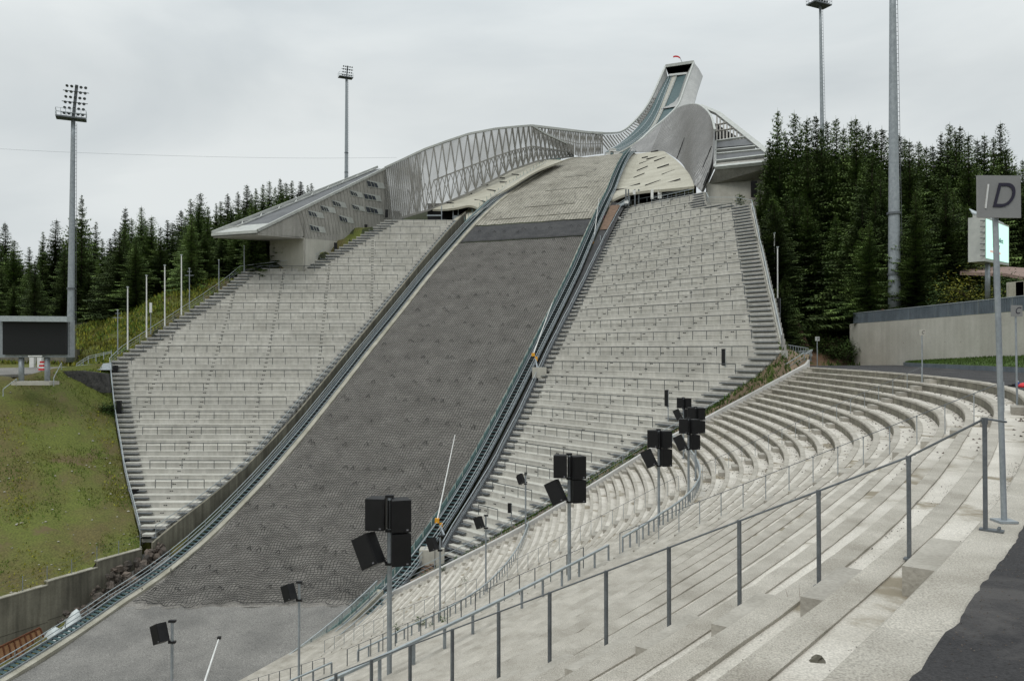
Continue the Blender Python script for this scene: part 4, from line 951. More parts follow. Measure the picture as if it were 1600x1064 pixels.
m=MB(); m.slab(np.array([[P(1050,113,312),P(1071,111,312)],[P(1050,117,312),P(1071,115,312)]]),-uu3,.3); m.build('start_cabin_glass',M['glass'],tw)
m=MB(); m.bar(P(1045,118,310.5),P(1073,115,310.5),.5,.8); m.build('start_bench',M['white'],tw)
m=MB(); e0,e1=RT[0],RB[0]; m.slab(np.array([[a,e0],[a+(e1-e0),e1]]),(0,0,1),.5); bot=[RB[i] for i in range(0,11)]; botl=[RB[i]-(RT[i]-LT[i])*1.0 for i in range(11)]
m.grid(np.array([bot,botl])); m.build('tower_body',M['tower'],tw)
# small flag
fp_=P(1066,99,311); t=thing('flag',fp_,'small red and white flag curling in the wind on top of the tower','flag')
m=MB(); m.bar(fp_,fp_+[-.9,0,2.3],.14); m.build('flagstaff',M['steeld'],t)
m=MB(); s=fp_+[-.9,0,2.3]; m.slab(np.array([[s+[-.9*i,0,.1+.35*math.sin(i*1.2)+.18*i] for i in range(4)],[s+[-.9*i,0,-.55+.35*math.sin(i*1.2)+.18*i] for i in range(4)]]),(0,1,0),.05); m.build('cloth',M['red'],t)
for px,h in ((1069,1.2),(1072,1.0)):
    pass
# back wall from the apex towards the tower
bt=[(831,197),(882,203),(917,207.3),(932,208.3),(942,208.6)]; bw=[]; bwl=[]
for f in np.linspace(0,1,22):
    px=831+f*(941-831); y=edge(bt,px); Y=212-6*(1-f)+4*f; bw.append(P(px,y,Y)); bwl.append(P(px,edge([(831,212),(870,232),(905,245),(946,240)],px),Y))
t=thing('inrun_side_screen',bwl[0],'slatted rear screen wall behind the take-off, linking truss screen and tower','wind screen')
m=MB()
for a,b in zip(bw[:-1],bw[1:]): m.bar(a,b,.6,.6)
m.build('top_chord',M['trim'],t); m=MB()
for i in range(22):
    m.bar(bwl[i],bw[i],.26,.3)
    if i<21: m.bar(bwl[i],bw[i+1],.15); m.bar((bwl[i]+bw[i])/2*1.+(bw[i]-bwl[i])*.0,(bwl[i+1]+bw[i+1])/2,.14)
    if i<21 and i%2: m.bar(bwl[i+1],bw[i],.15)
    if i>4 and i<21:
        a=(bwl[i]+bwl[i+1])/2; b=(bw[i]+bw[i+1])/2; m.bar(a,b,.2,.3)
m.build('slats',M['truss'],t); m=MB(); m.grid(np.stack([np.array(bw),np.array(bwl)],1)); m.build('mesh_sheet',M['mesh2'],t)
# judges' white boxes at take-off
for i,(x,y,w,h) in enumerate(((950,243,7,4.5),(962,241.5,8,5),(957,236.5,11,3.5))):
    p=P(x,y-.5,211); m=MB(); m.box(p,(w*208/FP/2*.93,.8,h*208/FP/2)); m.box(p+[0,0,h*208/FP/2+.05],(w*208/FP/2*1.02,.95,.07)); 
    tag(m.build('take_off_box',M['white']),['left small white cabin at the take-off edge','right small white cabin at the take-off edge','small white cabin behind the two at the take-off edge'][i],'cabin')
# ------------------------------------------------------------------ RIGHT WING + BUILDING
def loft(cols,n1,n2):
    C=[resn(catmull(np.array([P(*q) for q in c]),8),n2) for c in cols]; C=np.array(C); out=np.stack([resn(catmull(C[:,j],8),n1) for j in range(n2)],1); return out
wing=[[(988,229,217),(987,234,214),(986,239,211)],[(1016,210,214),(1012,224,210),(1010,238,205)],[(1040,188,211),(1036,212,203),(1035,237,193)],
      [(1058,171.5,206),(1053,210,197),(1052,245,184)],[(1075,165,197),(1070,212,185),(1068,258,172)],[(1093,165.5,186),(1085,222,170),(1084,287,148.5)],[(1110,181,172),(1100,235,157),(1090,293,146.8)],[(1117,204,158),(1112,255,149),(1097,300,145.5)]]
WG=loft(wing,40,14); wgr=thing('curved_wing_wall',WG[20,-1],'tall swooping grey clad wall right of the take-off, joining the glazed corner building','wing wall')
m=MB(); m.slab(WG,(.6,.8,0),.4); m.build('cladding',M['wingm'],wgr)
m=MB()
for i in range(39): m.bar(WG[i,0],WG[i+1,0],.45,.5)
m.build('coping',M['trim'],wgr)
m=MB()
for i in range(6,39,1):
    for f_ in (0,.5):
        for j in range(13): m.bar((WG[i,j]*(1-f_)+WG[i+1,j]*f_)+np.array([-.3,-.4,0])*.88,(WG[i,j+1]*(1-f_)+WG[i+1,j+1]*f_)+np.array([-.3,-.4,0])*.88,.07,.05,t=.55)
m.build('seams',M['truss'],wgr)
def sl(px,a,b):
    m=MB(); return m
m=MB()
for (x0,y0),(x1,y1) in (((1061,248),(1072,215)),((1104,262),(1113,228)),((1102,292),(1110,270))):
    ii=np.unravel_index(np.argmin((proj(WG)[0]-x0)**2+(proj(WG)[1]-y0)**2),WG.shape[:2]); jj=np.unravel_index(np.argmin((proj(WG)[0]-x1)**2+(proj(WG)[1]-y1)**2),WG.shape[:2])
    m.bar(WG[ii]+[-.28,-.38,0],WG[jj]+[-.28,-.38,0],.18,.1)
m.build('slots',M['dark'],wgr)
rbd=thing('corner_building',P(1117,320,145),'angular grandstand building with louvred sloping roof above the right stand','building')
f1=P(1117,262,148);f2=P(1215,252,144);ap=P(1094,166,186)
def RQ(px,py):
    nrm_=np.cross(f2-f1,ap-f1); r=ray(px,py); return r*((nrm_@f1)/(nrm_@r))
nr=np.cross(f2-f1,ap-f1); nr/=np.linalg.norm(nr); nr=nr if nr[2]>0 else -nr
m=MB()
for a,b,w in ((f2,RQ(1150,200),1.1),(RQ(1150,200),RQ(1122,178),1.1),(RQ(1122,178),ap,1.0),(f1,f2,1.0),(f1,RQ(1118,222),.5),(RQ(1118,222),RQ(1165,215),.45),(RQ(1118,236),RQ(1180,230),.5),(RQ(1118,253),RQ(1202,243),.5),(RQ(1118,242),RQ(1190,235),.45)):
    m.bar(a,b,w,.6,up=nr)
m.build('roof_frame',M['trim'],rbd)
for q in (((1119,223),(1164,217),(1176,226),(1119,231)),((1119,239),(1186,233.5),(1200,242),(1119,250)),((1119,255.5),(1203,247),(1212,251),(1119,260))):
    m=MB(); extr(m,[RQ(*a) for a in q],nr,.3); m.build('roof_panel',M['roof'] if q[0][1]<254 else M['clad'],rbd)
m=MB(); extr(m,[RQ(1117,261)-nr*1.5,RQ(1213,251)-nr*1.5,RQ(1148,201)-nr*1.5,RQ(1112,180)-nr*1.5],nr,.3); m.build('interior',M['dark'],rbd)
m=MB()
for i in range(9):
    x=1120+i*5.2; yt=np.interp(x,[1112,1122,1150,1170],[177,183,204,217]); m.bar(RQ(x,yt)-nr*.3,RQ(x,219)-nr*.3,.3,.5,up=nr)
for y0,y1,x1 in ((196,192,1137),(206,201,1147)): m.bar(RQ(1118,y0),RQ(x1,y1),.35,.35,up=nr)
m.build('fins',M['clad'],rbd)
s1=P(1107,287,150);s2=P(1196,280,149.5)
m=MB(); m.slab(np.array([[f1-[0,0,.5],f2-[0,0,.5]],[s1,s2]]),(0,-.5,.8),.3); m.build('soffit',M['clad'],rbd)
m=MB(); b1=P(1104,326,148.2);b2=P(1200,322,147.5); t1=P(1104,286,150.);t2=P(1203,276,149.4)
m.slab(np.array([[t1,t2],[b1,b2]]),(0,-1,0),.5); m.build('wall',M['conc'],rbd)
m=MB(); extr(m,[P(1117,203,159),f1,P(1106,288,150.2),P(1098,303,147.5),P(1098,303,150),P(1110,240,160)],(.9,.1,0),.3); m.build('side_cladding',M['wingm'],rbd)
m=MB(); m.slab(np.array([[f2-[0,0,.3],P(1197,276,149)],[f2+uu3*14+[0,0,4],P(1197,300,149)+uu3*14]]),(1,0,0),.3); m.build('end_wall',M['conc'],rbd)
m=MB(); p=P(1178,296,146.5); m.box(p,(.5,.3,1.5)); m.build('loudspeaker',M['black'],rbd)
# ------------------------------------------------------------------ SHELL ROOFS
def shell(cols,label,slots,lip=.5):
    G=loft(cols,26,16); t=thing('shell_roof',G[13,-1],label,'shell roof'); m=MB(); m.slab(G,(0,-.35,.93),lip); m.build('shell',M['shell'],t,smooth=False)
    m=MB(); px,py=proj(G)
    for x0,y0,x1,y1 in slots:
        a=np.unravel_index(np.argmin((px-x0)**2+(py-y0)**2),px.shape); b=np.unravel_index(np.argmin((px-x1)**2+(py-y1)**2),px.shape)
        Ya,Yb=G[a][1],G[b][1]; m.bar(P(x0,y0,Ya-.35),P(x1,y1,Yb-.35),.16,.22)
    m.build('slots',M['dark'],t); return t,G
rs=[(1010,249,1027,245),(999,256,1015,251),(1003,247,1012,245),(1017,238,1028,235.5),(1022,252,1040,246),(995,267,1012,260),(1027,263,1045,257),(990,278,1007,271),(1034,273,1054,266),(977,294,1000,287),(1008,290,1032,282),(1040,287,1063,280)]
RSH,GR=shell([[(982,242,205),(968,263,191),(957,287,176),(949,306,164),(951,316,161)],[(1010,238.5,199),(1003,258,186),(993,280,172),(981,299,160),(976,304,157)],
       [(1024,237,195),(1024,255,182),(1019,276,167),(1013,293,156),(1010,298,153)],[(1036,236.5,191),(1044,248,180),(1050,268,164),(1049,289,151.5),(1047,295,149)],[(1041,239,188),(1056,250,176),(1074,268,160),(1083,284,148.5),(1085,291,146)]],
      'large pale concrete shell roof with slots, right of the knoll',rs)
lsl=[(z1(1470,345),z1(1500,347)),(z1(1535,328),z1(1570,331)),(z1(1380,380),z1(1418,383)),(z1(1410,405),z1(1453,410)),(z1(1297,418),z1(1335,425)),(z1(1350,455),z1(1400,465)),(z1(1205,468),z1(1245,473)),(z1(1475,366),z1(1510,368))]
lsl=[(*a,*b) for a,b in lsl]
LSH,GL=shell([[(676,327,184),(692,327,181),(712,325,178),(733,321,176),(747,325,174)],[(715,310,188),(727,312,184),(740,311,181),(752,310,178),(763,312,175.5)],[(760,287,193),(770,291,188),(780,292,184),(790,291,181),(797,293,178)],[(800,266,198),(812,270,194),(822,272,190),(832,269,187),(838,268,185)],[(850,250,203),(860,250,200),(867,250,198),(874,250,197),(880,251,195)]],
      'narrow pale concrete shell roof tucked under the truss screen, left of the knoll',lsl,.45)
for sgn,a0,a1 in ((1,44,97),(-1,46,97)):   # ground shoulders beside the knoll
    m=MB(); us=np.arange(a0,a1+.1,2.); m.grid(np.array([[H(u,sgn*(HW(u)+1.6 if sgn>0 else HW(u)+2.4),-.15),H(u,sgn*(HW(u)+5),-1.6),H(u,sgn*(HW(u)+11),-3)] for u in us]),flip=sgn>0); structure(m,'knoll_shoulder',[M['shell']])
# openings beneath the shells
t=thing('passage_building',P(1020,330,152),'dark passage building with posts and white panels beneath the right shell roof','building')
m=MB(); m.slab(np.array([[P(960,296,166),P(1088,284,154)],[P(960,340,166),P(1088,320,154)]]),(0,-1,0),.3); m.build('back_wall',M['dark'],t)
m=MB(); m.slab(np.array([[P(1052,292,153.5),P(1085,288,147.5)],[P(1052,306,153.5),P(1085,301,147.5)]]),(0,-1,0),.2); m.build('green_view',M['grass'],t)
m=MB()
for x in (978,982,992,998): m.bar(P(x,296,155),P(x,322,155),.25)
m.build('columns',M['steeld'],t); m=MB()
for x0,x1,ya,yb in ((1017,1021,296,311),(1028,1034,295,310),(989,993,297,304)): m.slab(np.array([[P(x0,ya,151),P(x1,ya,151)],[P(x0,yb,151),P(x1,yb,151)]]),(0,-1,0),.2)
m.slab(np.array([[P(976,314,152),P(982,314,152)],[P(976,318,152),P(982,318,152)]]),(0,-1,0),.2)
m.build('white_panels',M['white'],t)
ra=[P(1018,310,150),P(1083,296,143.8)]
edge_rail('guard_railing',[ra[0]*(1-f)+ra[1]*f-[0,0,1.] for f in np.linspace(0,1,6)],'railing in front of the dark passage at the top of the right stand',every=1)
t=thing('passage_building',P(700,345,178),'dark passage with rails beneath the left shell roof','building')
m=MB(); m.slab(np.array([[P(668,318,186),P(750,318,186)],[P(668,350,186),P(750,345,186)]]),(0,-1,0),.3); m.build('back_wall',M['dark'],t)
m=MB()
for x in (690,708,716): m.bar(P(x,322,180),P(x,344,180),.2)
m.bar(P(667,337,179),P(690,337,179),.3); m.build('columns',M['steel'],t)
m=MB(); m.slab(np.array([[P(709,337,180),P(730,336,180)],[P(709,343,180),P(730,342,180)]]),(0,-1,0),.2); m.build('panels',M['lsteel'],t)
# ramps crossing at stair heads
t=thing('footbridge',P(960,325,158),'small steel footbridge from the hill stairs to the right stand head','footbridge')
m=MB(); a=P(943,341,160);b=P(984,316,156); m.bar(a,b,1.3,.2); m.build('deck',M['steel'],t)
m=MB(); m.bar(a+[0,0,1.1],b+[0,0,1.1],.1); m.bar(a+[0,0,.5],b+[0,0,.5],.3,.5)
for f in np.linspace(0,1,6): q=a*(1-f)+b*f; m.bar(q,q+[0,0,1.1],.08)
m.build('railing',M['lsteel'],t)
m=MB(); p=P(947,342,157); m.box(p,(.6,.5,.5)); tag(m.build('crate',M['red']),'small dark red crate under the footbridge','crate')
m=MB(); m.bar(P(951,336,155.5),P(968,341,152.5),.5,.3); tag(m.build('steel_beam',M['white']),'pale beam lying across the strip below the footbridge','beam')
# ------------------------------------------------------------------ start-gate arms (white booms with orange hinges)
def boom(base,tip,foot,label,box=True,gr='white tipping booms beside the landing slope'):
    t=thing('boom_gate',foot,label,'boom gate',gr); m=MB(); d=tip-base; m.tube([base-d*.03,tip],[.09,.045],8); m.build('boom',M['white'],t)
    m=MB(); m.box(base,(.24,.24,.24)); m.box(base+[.45,0,-.6],(.18,.2,.32)); m.build('hinge',M['yellow'],t)
    m=MB(); m.bar(foot+[.4,0,0],base+[.3,0,-.5],.2); m.build('post',M['steel'],t)
    if box: m=MB(); m.box(foot+[.6,0,-.2],(1.0,.7,.75)); m.build('plinth',M['conc'],t)
boom(P(927,380,146),P(936,310,150),P(929,398,145),'upper white boom with orange hinge beside the right hill stairs')
boom(P(833,554,113.5),P(863,473,119),P(836,580,112),'middle white boom with orange hinge on a concrete plinth by the right hill stairs')
boom(P(683,813,88),P(711,679,95),P(688,836,86.5),'lowest long white boom with orange hinge at the foot of the right hill stairs',False)
t=thing('boom_gate',P(318,1075,42),'thin white slanting pole rising from the gravel at the bottom of the view','pole'); m=MB(); m.tube([P(314,1082,40),P(342,997,44)],[.06,.04],8); m.build('boom',M['white'],t); m=MB(); m.box(P(342.5,996,44),(.09,.09,.07)); m.build('cap',M['black'],t)
m=MB(); a=P(938,390,145); m.bar(a,a+[0,0,2.6],.1); m.box(a,(.3,.3,.3)); tag(m.build('marker_post',M['lsteel']),'small pale marker post on the dark service strip','post')
# platform and planks at lower end of the right stand
m=MB(); m.box(P(668,868,84),(.8,.8,.8)); tag(m.build('concrete_block',M['conc']),'pale concrete block at the bottom end of the right stand','block')
m=MB()
for i in range(6): m.bar(P(655+i*1.5,902-i*5,81.5+i*.5),P(672+i*1.2,908-i*5,80.5+i*.5),.35,.12)
tag(m.build('plank_stack',M['wood']),'brown planks laid as steps at the bottom of the bank','planks')
for i,(x,y) in enumerate(((684,873),(691,868))):
    m=MB(); m.box(P(x,y,82.5),(.22,.22,1.1 if i==0 else .8)); tag(m.build('timber_post',M['pale']),['taller pale timber post by the lower boom','shorter pale timber post by the lower boom'][i],'post')
# ------------------------------------------------------------------ LOUDSPEAKER POLES
def cabinet(m_parent,c,ax,w=.28,d=.28,h=.46,name='loudspeaker'):
    m=MB(); c=np.array(c,float); X,Y_,Z=[np.array(a,float) for a in ax]
    fr=[(-w*.5*1.0,-d),(w*.5,-d),(w*.42,d*.9),(-w*.42,d*.9)]; vs=[]
    for zz in(-h,h):
        for a,b in fr: vs.append(c+X*a*2*.5*2*.5*2+Y_*b+Z*zz)
    m.add(vs,[(3,2,1,0),(4,5,6,7),(0,1,5,4),(1,2,6,5),(2,3,7,6),(3,0,4,7)])
    m.box(c-Y_*(d+.006),(w*.9,.008,h*.94),(X,Y_,Z),t=.6); m.box(c-Y_*(d+.016)+X*w*.6-Z*h*.86,(.03,.004,.022),(X,Y_,Z),t=14)
    return m.build(name,M['black'],m_parent)
def rotz(a): return (np.array([math.cos(a),math.sin(a),0]),np.array([-math.sin(a),math.cos(a),0]),np.array([0,0,1.]))
def cluster(px,label,quad=True,zt=-4.28):
    q,s=on(KA,px,oo=.15); b=np.array([q[0],q[1],TZ(KA)]); t=thing('loudspeaker_pole',b,label,'loudspeaker pole','loudspeaker clusters along the middle walkway')
    m=MB(); H_=zt-b[2]; m.tube([b,b+[0,0,H_+.02]],.075,12); m.box(b+[0,0,.015],(.16,.16,.015)); m.build('pole',M['steel'],t)
    m=MB()
    for dz in (.03,-.98,-1.95): m.box(b+[0,0,H_+dz],(.12,.09,.035)); 
    m.box(b+[-.02,-.05,H_-.5],(.03,.03,.42)); m.box(b+[.05,-.05,H_-.5],(.03,.03,.42)); m.build('brackets',M['black'],t)
    cabinet(t,b+[.33,-.12,H_-.49],rotz(.28)); cabinet(t,b+[-.36,-.05,H_-.46],rotz(-.12)); cabinet(t,b+[.33,-.12,H_-1.47],rotz(.28))
    th=.42; Z=np.array([-math.sin(th),0.25,math.cos(th)]); Z/=np.linalg.norm(Z); X=np.array([math.cos(th),-.35,math.sin(th)]); X/=np.linalg.norm(X); Y_=np.cross(Z,X); Y_/=np.linalg.norm(Y_); X=np.cross(Y_,Z)
    cabinet(t,b+[-.55,-.25,H_-1.5],(X,Y_,Z)); m=MB(); m.bar(b+[0,0,H_-1.95],b+[-.35,-.1,H_-1.75],.05); m.build('arm',M['black'],t)
    m=MB(); m.tube([b+[.2,.1,H_-.9],b+[.12,.1,H_-1.25],b+[.02,.09,H_-1.5],b+[.0,.09,H_-2.6]],.012,5); m.tube([b+[-.35,.05,H_-1.3],b+[-.2,.08,H_-1.75],b+[-.05,.09,H_-1.9],b+[-.0,.1,H_-2.6]],.012,5); m.tube([b+[0,.09,H_-2.6],b+[0,.085,.3]],.014,5); m.build('cable',M['black'],t)
cluster(608,'nearest and largest cluster of four black loudspeakers on a grey pole')
cluster(890,'second nearest cluster of four black loudspeakers, right of the picture centre')
cluster(1029,'third cluster of four black loudspeakers, left of the bend in the railing')
cluster(1076,'fourth cluster of black loudspeakers, at the bend in the railing')
cluster(1087,'fifth cluster of black loudspeakers, partly behind the fourth, highest of the far ones')
cluster(1068,'farthest small cluster of black loudspeakers by the parapet')
def single(px,label):
    q,s=on(KB,px,oo=.15); b=np.array([q[0],q[1],TZ(KB)]); t=thing('loudspeaker_pole',b,label,'loudspeaker pole','single loudspeakers along the lower walkway')
    H_=-12.35-b[2]; m=MB(); m.tube([b,b+[0,0,H_+.02]],.065,10); m.build('pole',M['steel'],t)
    m=MB(); m.box(b+[0,0,H_],(.16,.08,.05)); m.box(b+[0,0,H_-.95],(.16,.08,.05)); m.bar(b+[-.05,0,H_-.95],b+[-.3,-.05,H_-.75],.06); m.build('brackets',M['black'],t)
    th=.36; Z=np.array([-math.sin(th),0.3,math.cos(th)]); Z/=np.linalg.norm(Z); X=np.array([math.cos(th),-.5,math.sin(th)]); X/=np.linalg.norm(X); Y_=np.cross(Z,X); Y_/=np.linalg.norm(Y_); X=np.cross(Y_,Z)
    cabinet(t,b+[-.48,-.15,H_-.5],(X,Y_,Z),w=.26,h=.42)
for px,l in ((267,'single black loudspeaker on a pole over the gravel, bottom left'),(468,'single black loudspeaker on a pole over the gravel, second from the left'),(688,'single black loudspeaker on a pole by the foot of the hill stairs'),
             (759,'single black loudspeaker on a pole in front of the lowest rows of the right stand'),(821,'single tilted black loudspeaker, left one of the pair before the right stand'),(838,'single tilted black loudspeaker, right one of the pair before the right stand')): single(px,l)
def colspk(px,yt,yb,Y,hb,label,side=-1,group='slim column loudspeakers'):
    b=P(px,yb,Y); tp=P(px,yt,Y); t=thing('column_loudspeaker',b,label,'loudspeaker',group); m=MB(); m.tube([b,tp],.055,8); m.build('pole',M['steel'],t)
    m=MB(); c=tp+[side*.22,0,-hb/2]; m.box(c,(.17,.16,hb/2)); m.build('loudspeaker',M['black'],t)
    m=MB(); m.box(tp+[side*.1,0,-.05],(.16,.06,.03)); m.box(tp+[side*.1,0,-hb],(.16,.06,.03)); m.build('brackets',M['black'],t)
colspk(1133,545,622,90,1.9,'slim black column loudspeaker before the lower right of the right stand')
colspk(1044,609,690,87,1.8,'slim black column loudspeaker left of the far speaker clusters')
colspk(799,786,826,83,1.0,'short black loudspeaker before the lowest rows of the right stand')
# right-stand edge speakers and poles
def redge(z):
    r=min(RROWS,key=lambda r:abs(r[2]-z)); return RPt(r[1],r[4]+1.0,r[2])
def pole_at(px,yt,yb,Y,r,label,cat,name,mt='white',group=None,extra=None):
    b=P(px,yb,Y); tp=P(px,yt,Y); t=thing(name,b-[0,0,.5],label,cat,group); m=MB(); m.tube([b-[0,0,.5],tp],[r,r*.7],8); m.build('pole',M[mt],t)
    m=MB(); m.box(tp+[0,0,.05],(r*1.2,r*1.2,.08)); m.build('cap',M['lsteel'],t)
    if extra: extra(t,b,tp)
    return t
for px,yt,yb,Y,l in ((1201,327,440,124,'farthest and highest'),(1205.5,345,470,120,'second farthest'),(1210,365,505,114,'third farthest'),(1215,387,535,109,'nearest')):
    pole_at(px,yt,yb,Y,.11,l+' white flagpole on the outer edge of the right stand','flagpole','flagpole',group='white flagpoles of the right stand')
colspk(1189,310,345,137,2.2,'black column loudspeaker at the top outer corner of the right stand',side=-1)
colspk(1209,417,455,119,2.9,'black column loudspeaker half way down the outer edge of the right stand')
colspk(1219,466,550,106,2.6,'black column loudspeaker low on the outer edge of the right stand')
for px,yt,yb,Y,l in ((199.5,449,542,131,'nearest'),(229,431,523,134.5,'second nearest'),(257.5,415,505,137,'third nearest'),(283.5,399,488,139.5,'farthest')):
    pole_at(px,yt,yb,Y,.13,l+' white flagpole on the outer edge of the left stand','flagpole','flagpole',group='white flagpoles of the left stand')
def cross(t,b,tp):
    m=MB(); m.bar(tp+[-.8,0,-1.2],tp+[.8,0,-1.2],.08); m.bar(tp+[-.4,0,-.5],tp+[.4,0,-.5],.07); m.build('crossarm',M['steel'],t)
pole_at(184,485,549,130,.10,'grey mast with crossarms at the lower outer corner of the left stand','mast','equipment_mast','steel',extra=cross)
pole_at(296,420,480,141,.10,'grey mast with crossarms beside the farthest left flagpole','mast','equipment_mast','steel',extra=cross)
pole_at(342,407,448,145,.09,'plain grey pole high on the outer edge of the left stand','pole','lamp_pole','steel')
pole_at(381.5,385,422,149,.09,'plain grey pole at the top outer corner of the left stand','pole','lamp_pole','steel')
def lampc(t,b,tp):
    m=MB(); m.tube([tp-[0,0,1.6],tp+[0,0,.1]],.22,10); m.build('lamp_head',M['white'],t)
pole_at(235.5,474,518,135,.08,'post with a white cylinder lamp between two left flagpoles','lamp','lamp_pole','steel',extra=lampc)
for px,yt,yb,Y,w in ((180.5,571,593,127,.3),(186,626,648,118,.3),(199,716,726,109.5,.35),(211,764,774,103,.35)):
    m=MB(); a=P(px,yt,Y);b=P(px,yb,Y); m.box((a+b)/2,(w,.25,(a[2]-b[2])/2)); m.box(b-[0,0,.3],(.04,.04,.6)); tag(m.build('column_loudspeaker',M['black']),{571:'highest black loudspeaker on the outer edge of the left stand',626:'second highest black loudspeaker on the outer edge of the left stand',716:'small black loudspeaker low on the outer edge of the left stand',764:'lowest small black loudspeaker on the outer edge of the left stand'}[yt],'loudspeaker','loudspeakers on the left stand edge')
# ------------------------------------------------------------------ FLOODLIGHT MASTS
def floodmast(base,top,r0,r1,label,rows=6,cols=5,sc=1.,yaw=.45):
    base=np.array(base);top=np.array(top); t=thing('floodlight_mast',base,label,'floodlight mast','tall floodlight masts'); m=MB(); n=12
    m.tube([base+(top-base)*f for f in np.linspace(0,1,n)],[r0+(r1-r0)*f for f in np.linspace(0,1,n)],20); m.build('pole',M['steel'],t,smooth=True)
    m=MB(); 
    for f in (.12,.3): p=base+(top-base)*f; m.tube([p-[0,0,.15],p+[0,0,.15]],r0*1.08,16)
    m.build('collars',M['steeld'],t)
    m=MB()
    for k in range(int((top[2]-base[2])/.6)): 
        z=k*.6+2; f=z/(top[2]-base[2])
        if f<.97: p=base+(top-base)*f; rr=r0+(r1-r0)*f; m.bar(p+[rr,0,0],p+[rr+.25,0,0],.04)
    a=base+[r0+.27,0,2]; b=top+[r1+.27,0,-1]; m.bar(a,b,.045); m.build('climbing_ladder',M['steeld'],t)
    cx,sx=math.cos(yaw),math.sin(yaw); X=np.array([cx,sx,0]);Y_=np.array([-sx,cx,0])
    pc=top+[0,0,-.2]-X*.3*sc; m=MB(); m.box(pc,(2.2*sc,1.1*sc,.12*sc),(X,Y_,(0,0,1))); m.build('platform',M['steeld'],t)
    m=MB()
    for a in np.linspace(-2.2,2.2,7):
        for b in(-1.1,1.1): m.bar(pc+X*a*sc+Y_*b*sc,pc+X*a*sc+Y_*b*sc+[0,0,1.3*sc],.05)
    for h in(.65,1.3):
        for b in(-1.1,1.1): m.bar(pc-X*2.2*sc+Y_*b*sc+[0,0,h*sc],pc+X*2.2*sc+Y_*b*sc+[0,0,h*sc],.05)
        for a in(-2.2,2.2): m.bar(pc+X*a*sc-Y_*1.1*sc+[0,0,h*sc],pc+X*a*sc+Y_*1.1*sc+[0,0,h*sc],.05)
    m.build('platform_rail',M['lsteel'],t)
    Z=np.array([.10,.0,1.]); m=MB(); m.bar(top,top+Z*rows*.9*sc,.35*sc,.35*sc)
    for r in range(0,rows,2): m.bar(top+Z*(r*.9+.7)*sc-X*1.9*sc,top+Z*(r*.9+.7)*sc+X*1.9*sc,.1*sc)
    m.build('lamp_frame',M['steeld'],t)
    for r in range(rows):
        for c in range(cols):
            p=top+Z*(.55+r*.9)*sc+X*((c-(cols-1)/2)*.66)*sc-Y_*.3*sc; d=-Y_*.8+np.array([.15*(c-2),0,-.55]); d/=np.linalg.norm(d)
            lm=MB(); lm.tube([p-d*.18*sc,p,p+d*.12*sc],[.09*sc,.2*sc,.25*sc],10); lm.build('floodlight',M['steeld'],t)
floodmast(P(110,566,130),P(114.5,184,130)*1.0,.62,.32,'tall floodlight mast rising behind the big screen at the left')
floodmast(P(541,290,262),P(541.5,121,262),.6,.4,'thin distant floodlight mast standing behind the judges building',rows=4,sc=1.05)
floodmast(P(1398,492,105),np.array([*P(1398,492,105)[:2],50]),.84,.38,'thick near floodlight mast before the right wood, cut off by the top edge')
p4=P(1286,230,150); tp4=P(1281.5,7,150); p4[2]=18; p4[0]=tp4[0]+.5; floodmast(p4,tp4,.5,.22,'slim floodlight mast rising out of the right wood, lamps at the top edge',rows=5)
# service collar on the near mast
# ------------------------------------------------------------------ BIG SCREEN (left)
bs=thing('video_screen',P(55,597,110),'switched-off black video screen on two steel columns beside the left grass slope','video screen')
def scr(px,py,Y=110): return P(px,py,Y)
m=MB(); m.slab(np.array([[scr(4,502),scr(103.5,503)],[scr(4,554),scr(103.5,554)]]),(0,-1,0),.3); m.build('display',M['screen'],bs)
m=MB(); m.slab(np.array([[scr(-1,500,110.4),scr(107,500,110.4)],[scr(-1,558.5,110.4),scr(107,558.5,110.4)]]),(0,-1,0),1.6); m.build('housing',M['steel'],bs)
m=MB(); a,b=scr(-8,498,109.4),scr(109,499.,109.4); m.bar(a,b,1.4,.75); m.build('roof_cap',M['lsteel'],bs)
m=MB(); m.bar(scr(44,556.5,109.9),scr(66,556.5,109.9),.1,.18); m.build('name_strip',M['white'],bs)
for x in (33.5,74): m=MB(); m.tube([scr(x,600,111),scr(x,557,111)],.36,16); m.build('column',M['steel'],bs,smooth=True)
m=MB()
for i in range(9): m.bar(scr(108,505+i*6,110),scr(110,505+i*6,110.5),.05); 
m.bar(scr(108.5,503,110),scr(108.5,556,110),.06); m.build('ladder',M['steeld'],bs)
m=MB(); m.bar(scr(26,598.5,110),scr(85,598.5,110),2.4,.5); m.build('plinth',M['conc'],bs)
m=MB(); gb=P(-10,585,128); m.box(P(20,566,133),(11,3,2.2)); o=m.build('site_hut',M['oldconc']); tag(o,'low grey service hut seen under the big screen','hut')
for i,x in enumerate((51,63)): m=MB(); m.box(P(x,564,126),(.35,.3,1.3)); tag(m.build('white_post',M['white']),['left of two white posts seen under the big screen','right of two white posts seen under the big screen'][i],'post')
m=MB(); p=P(66,571,122)
for i in range(5): m.box(p+[0,0,-.6+i*.28],(.42-.05*i,.3,.14),m=i%2)
tag(m.build('warning_drum',[M['red'],M['white']]),'red and white striped barrier drum under the big screen','barrier')
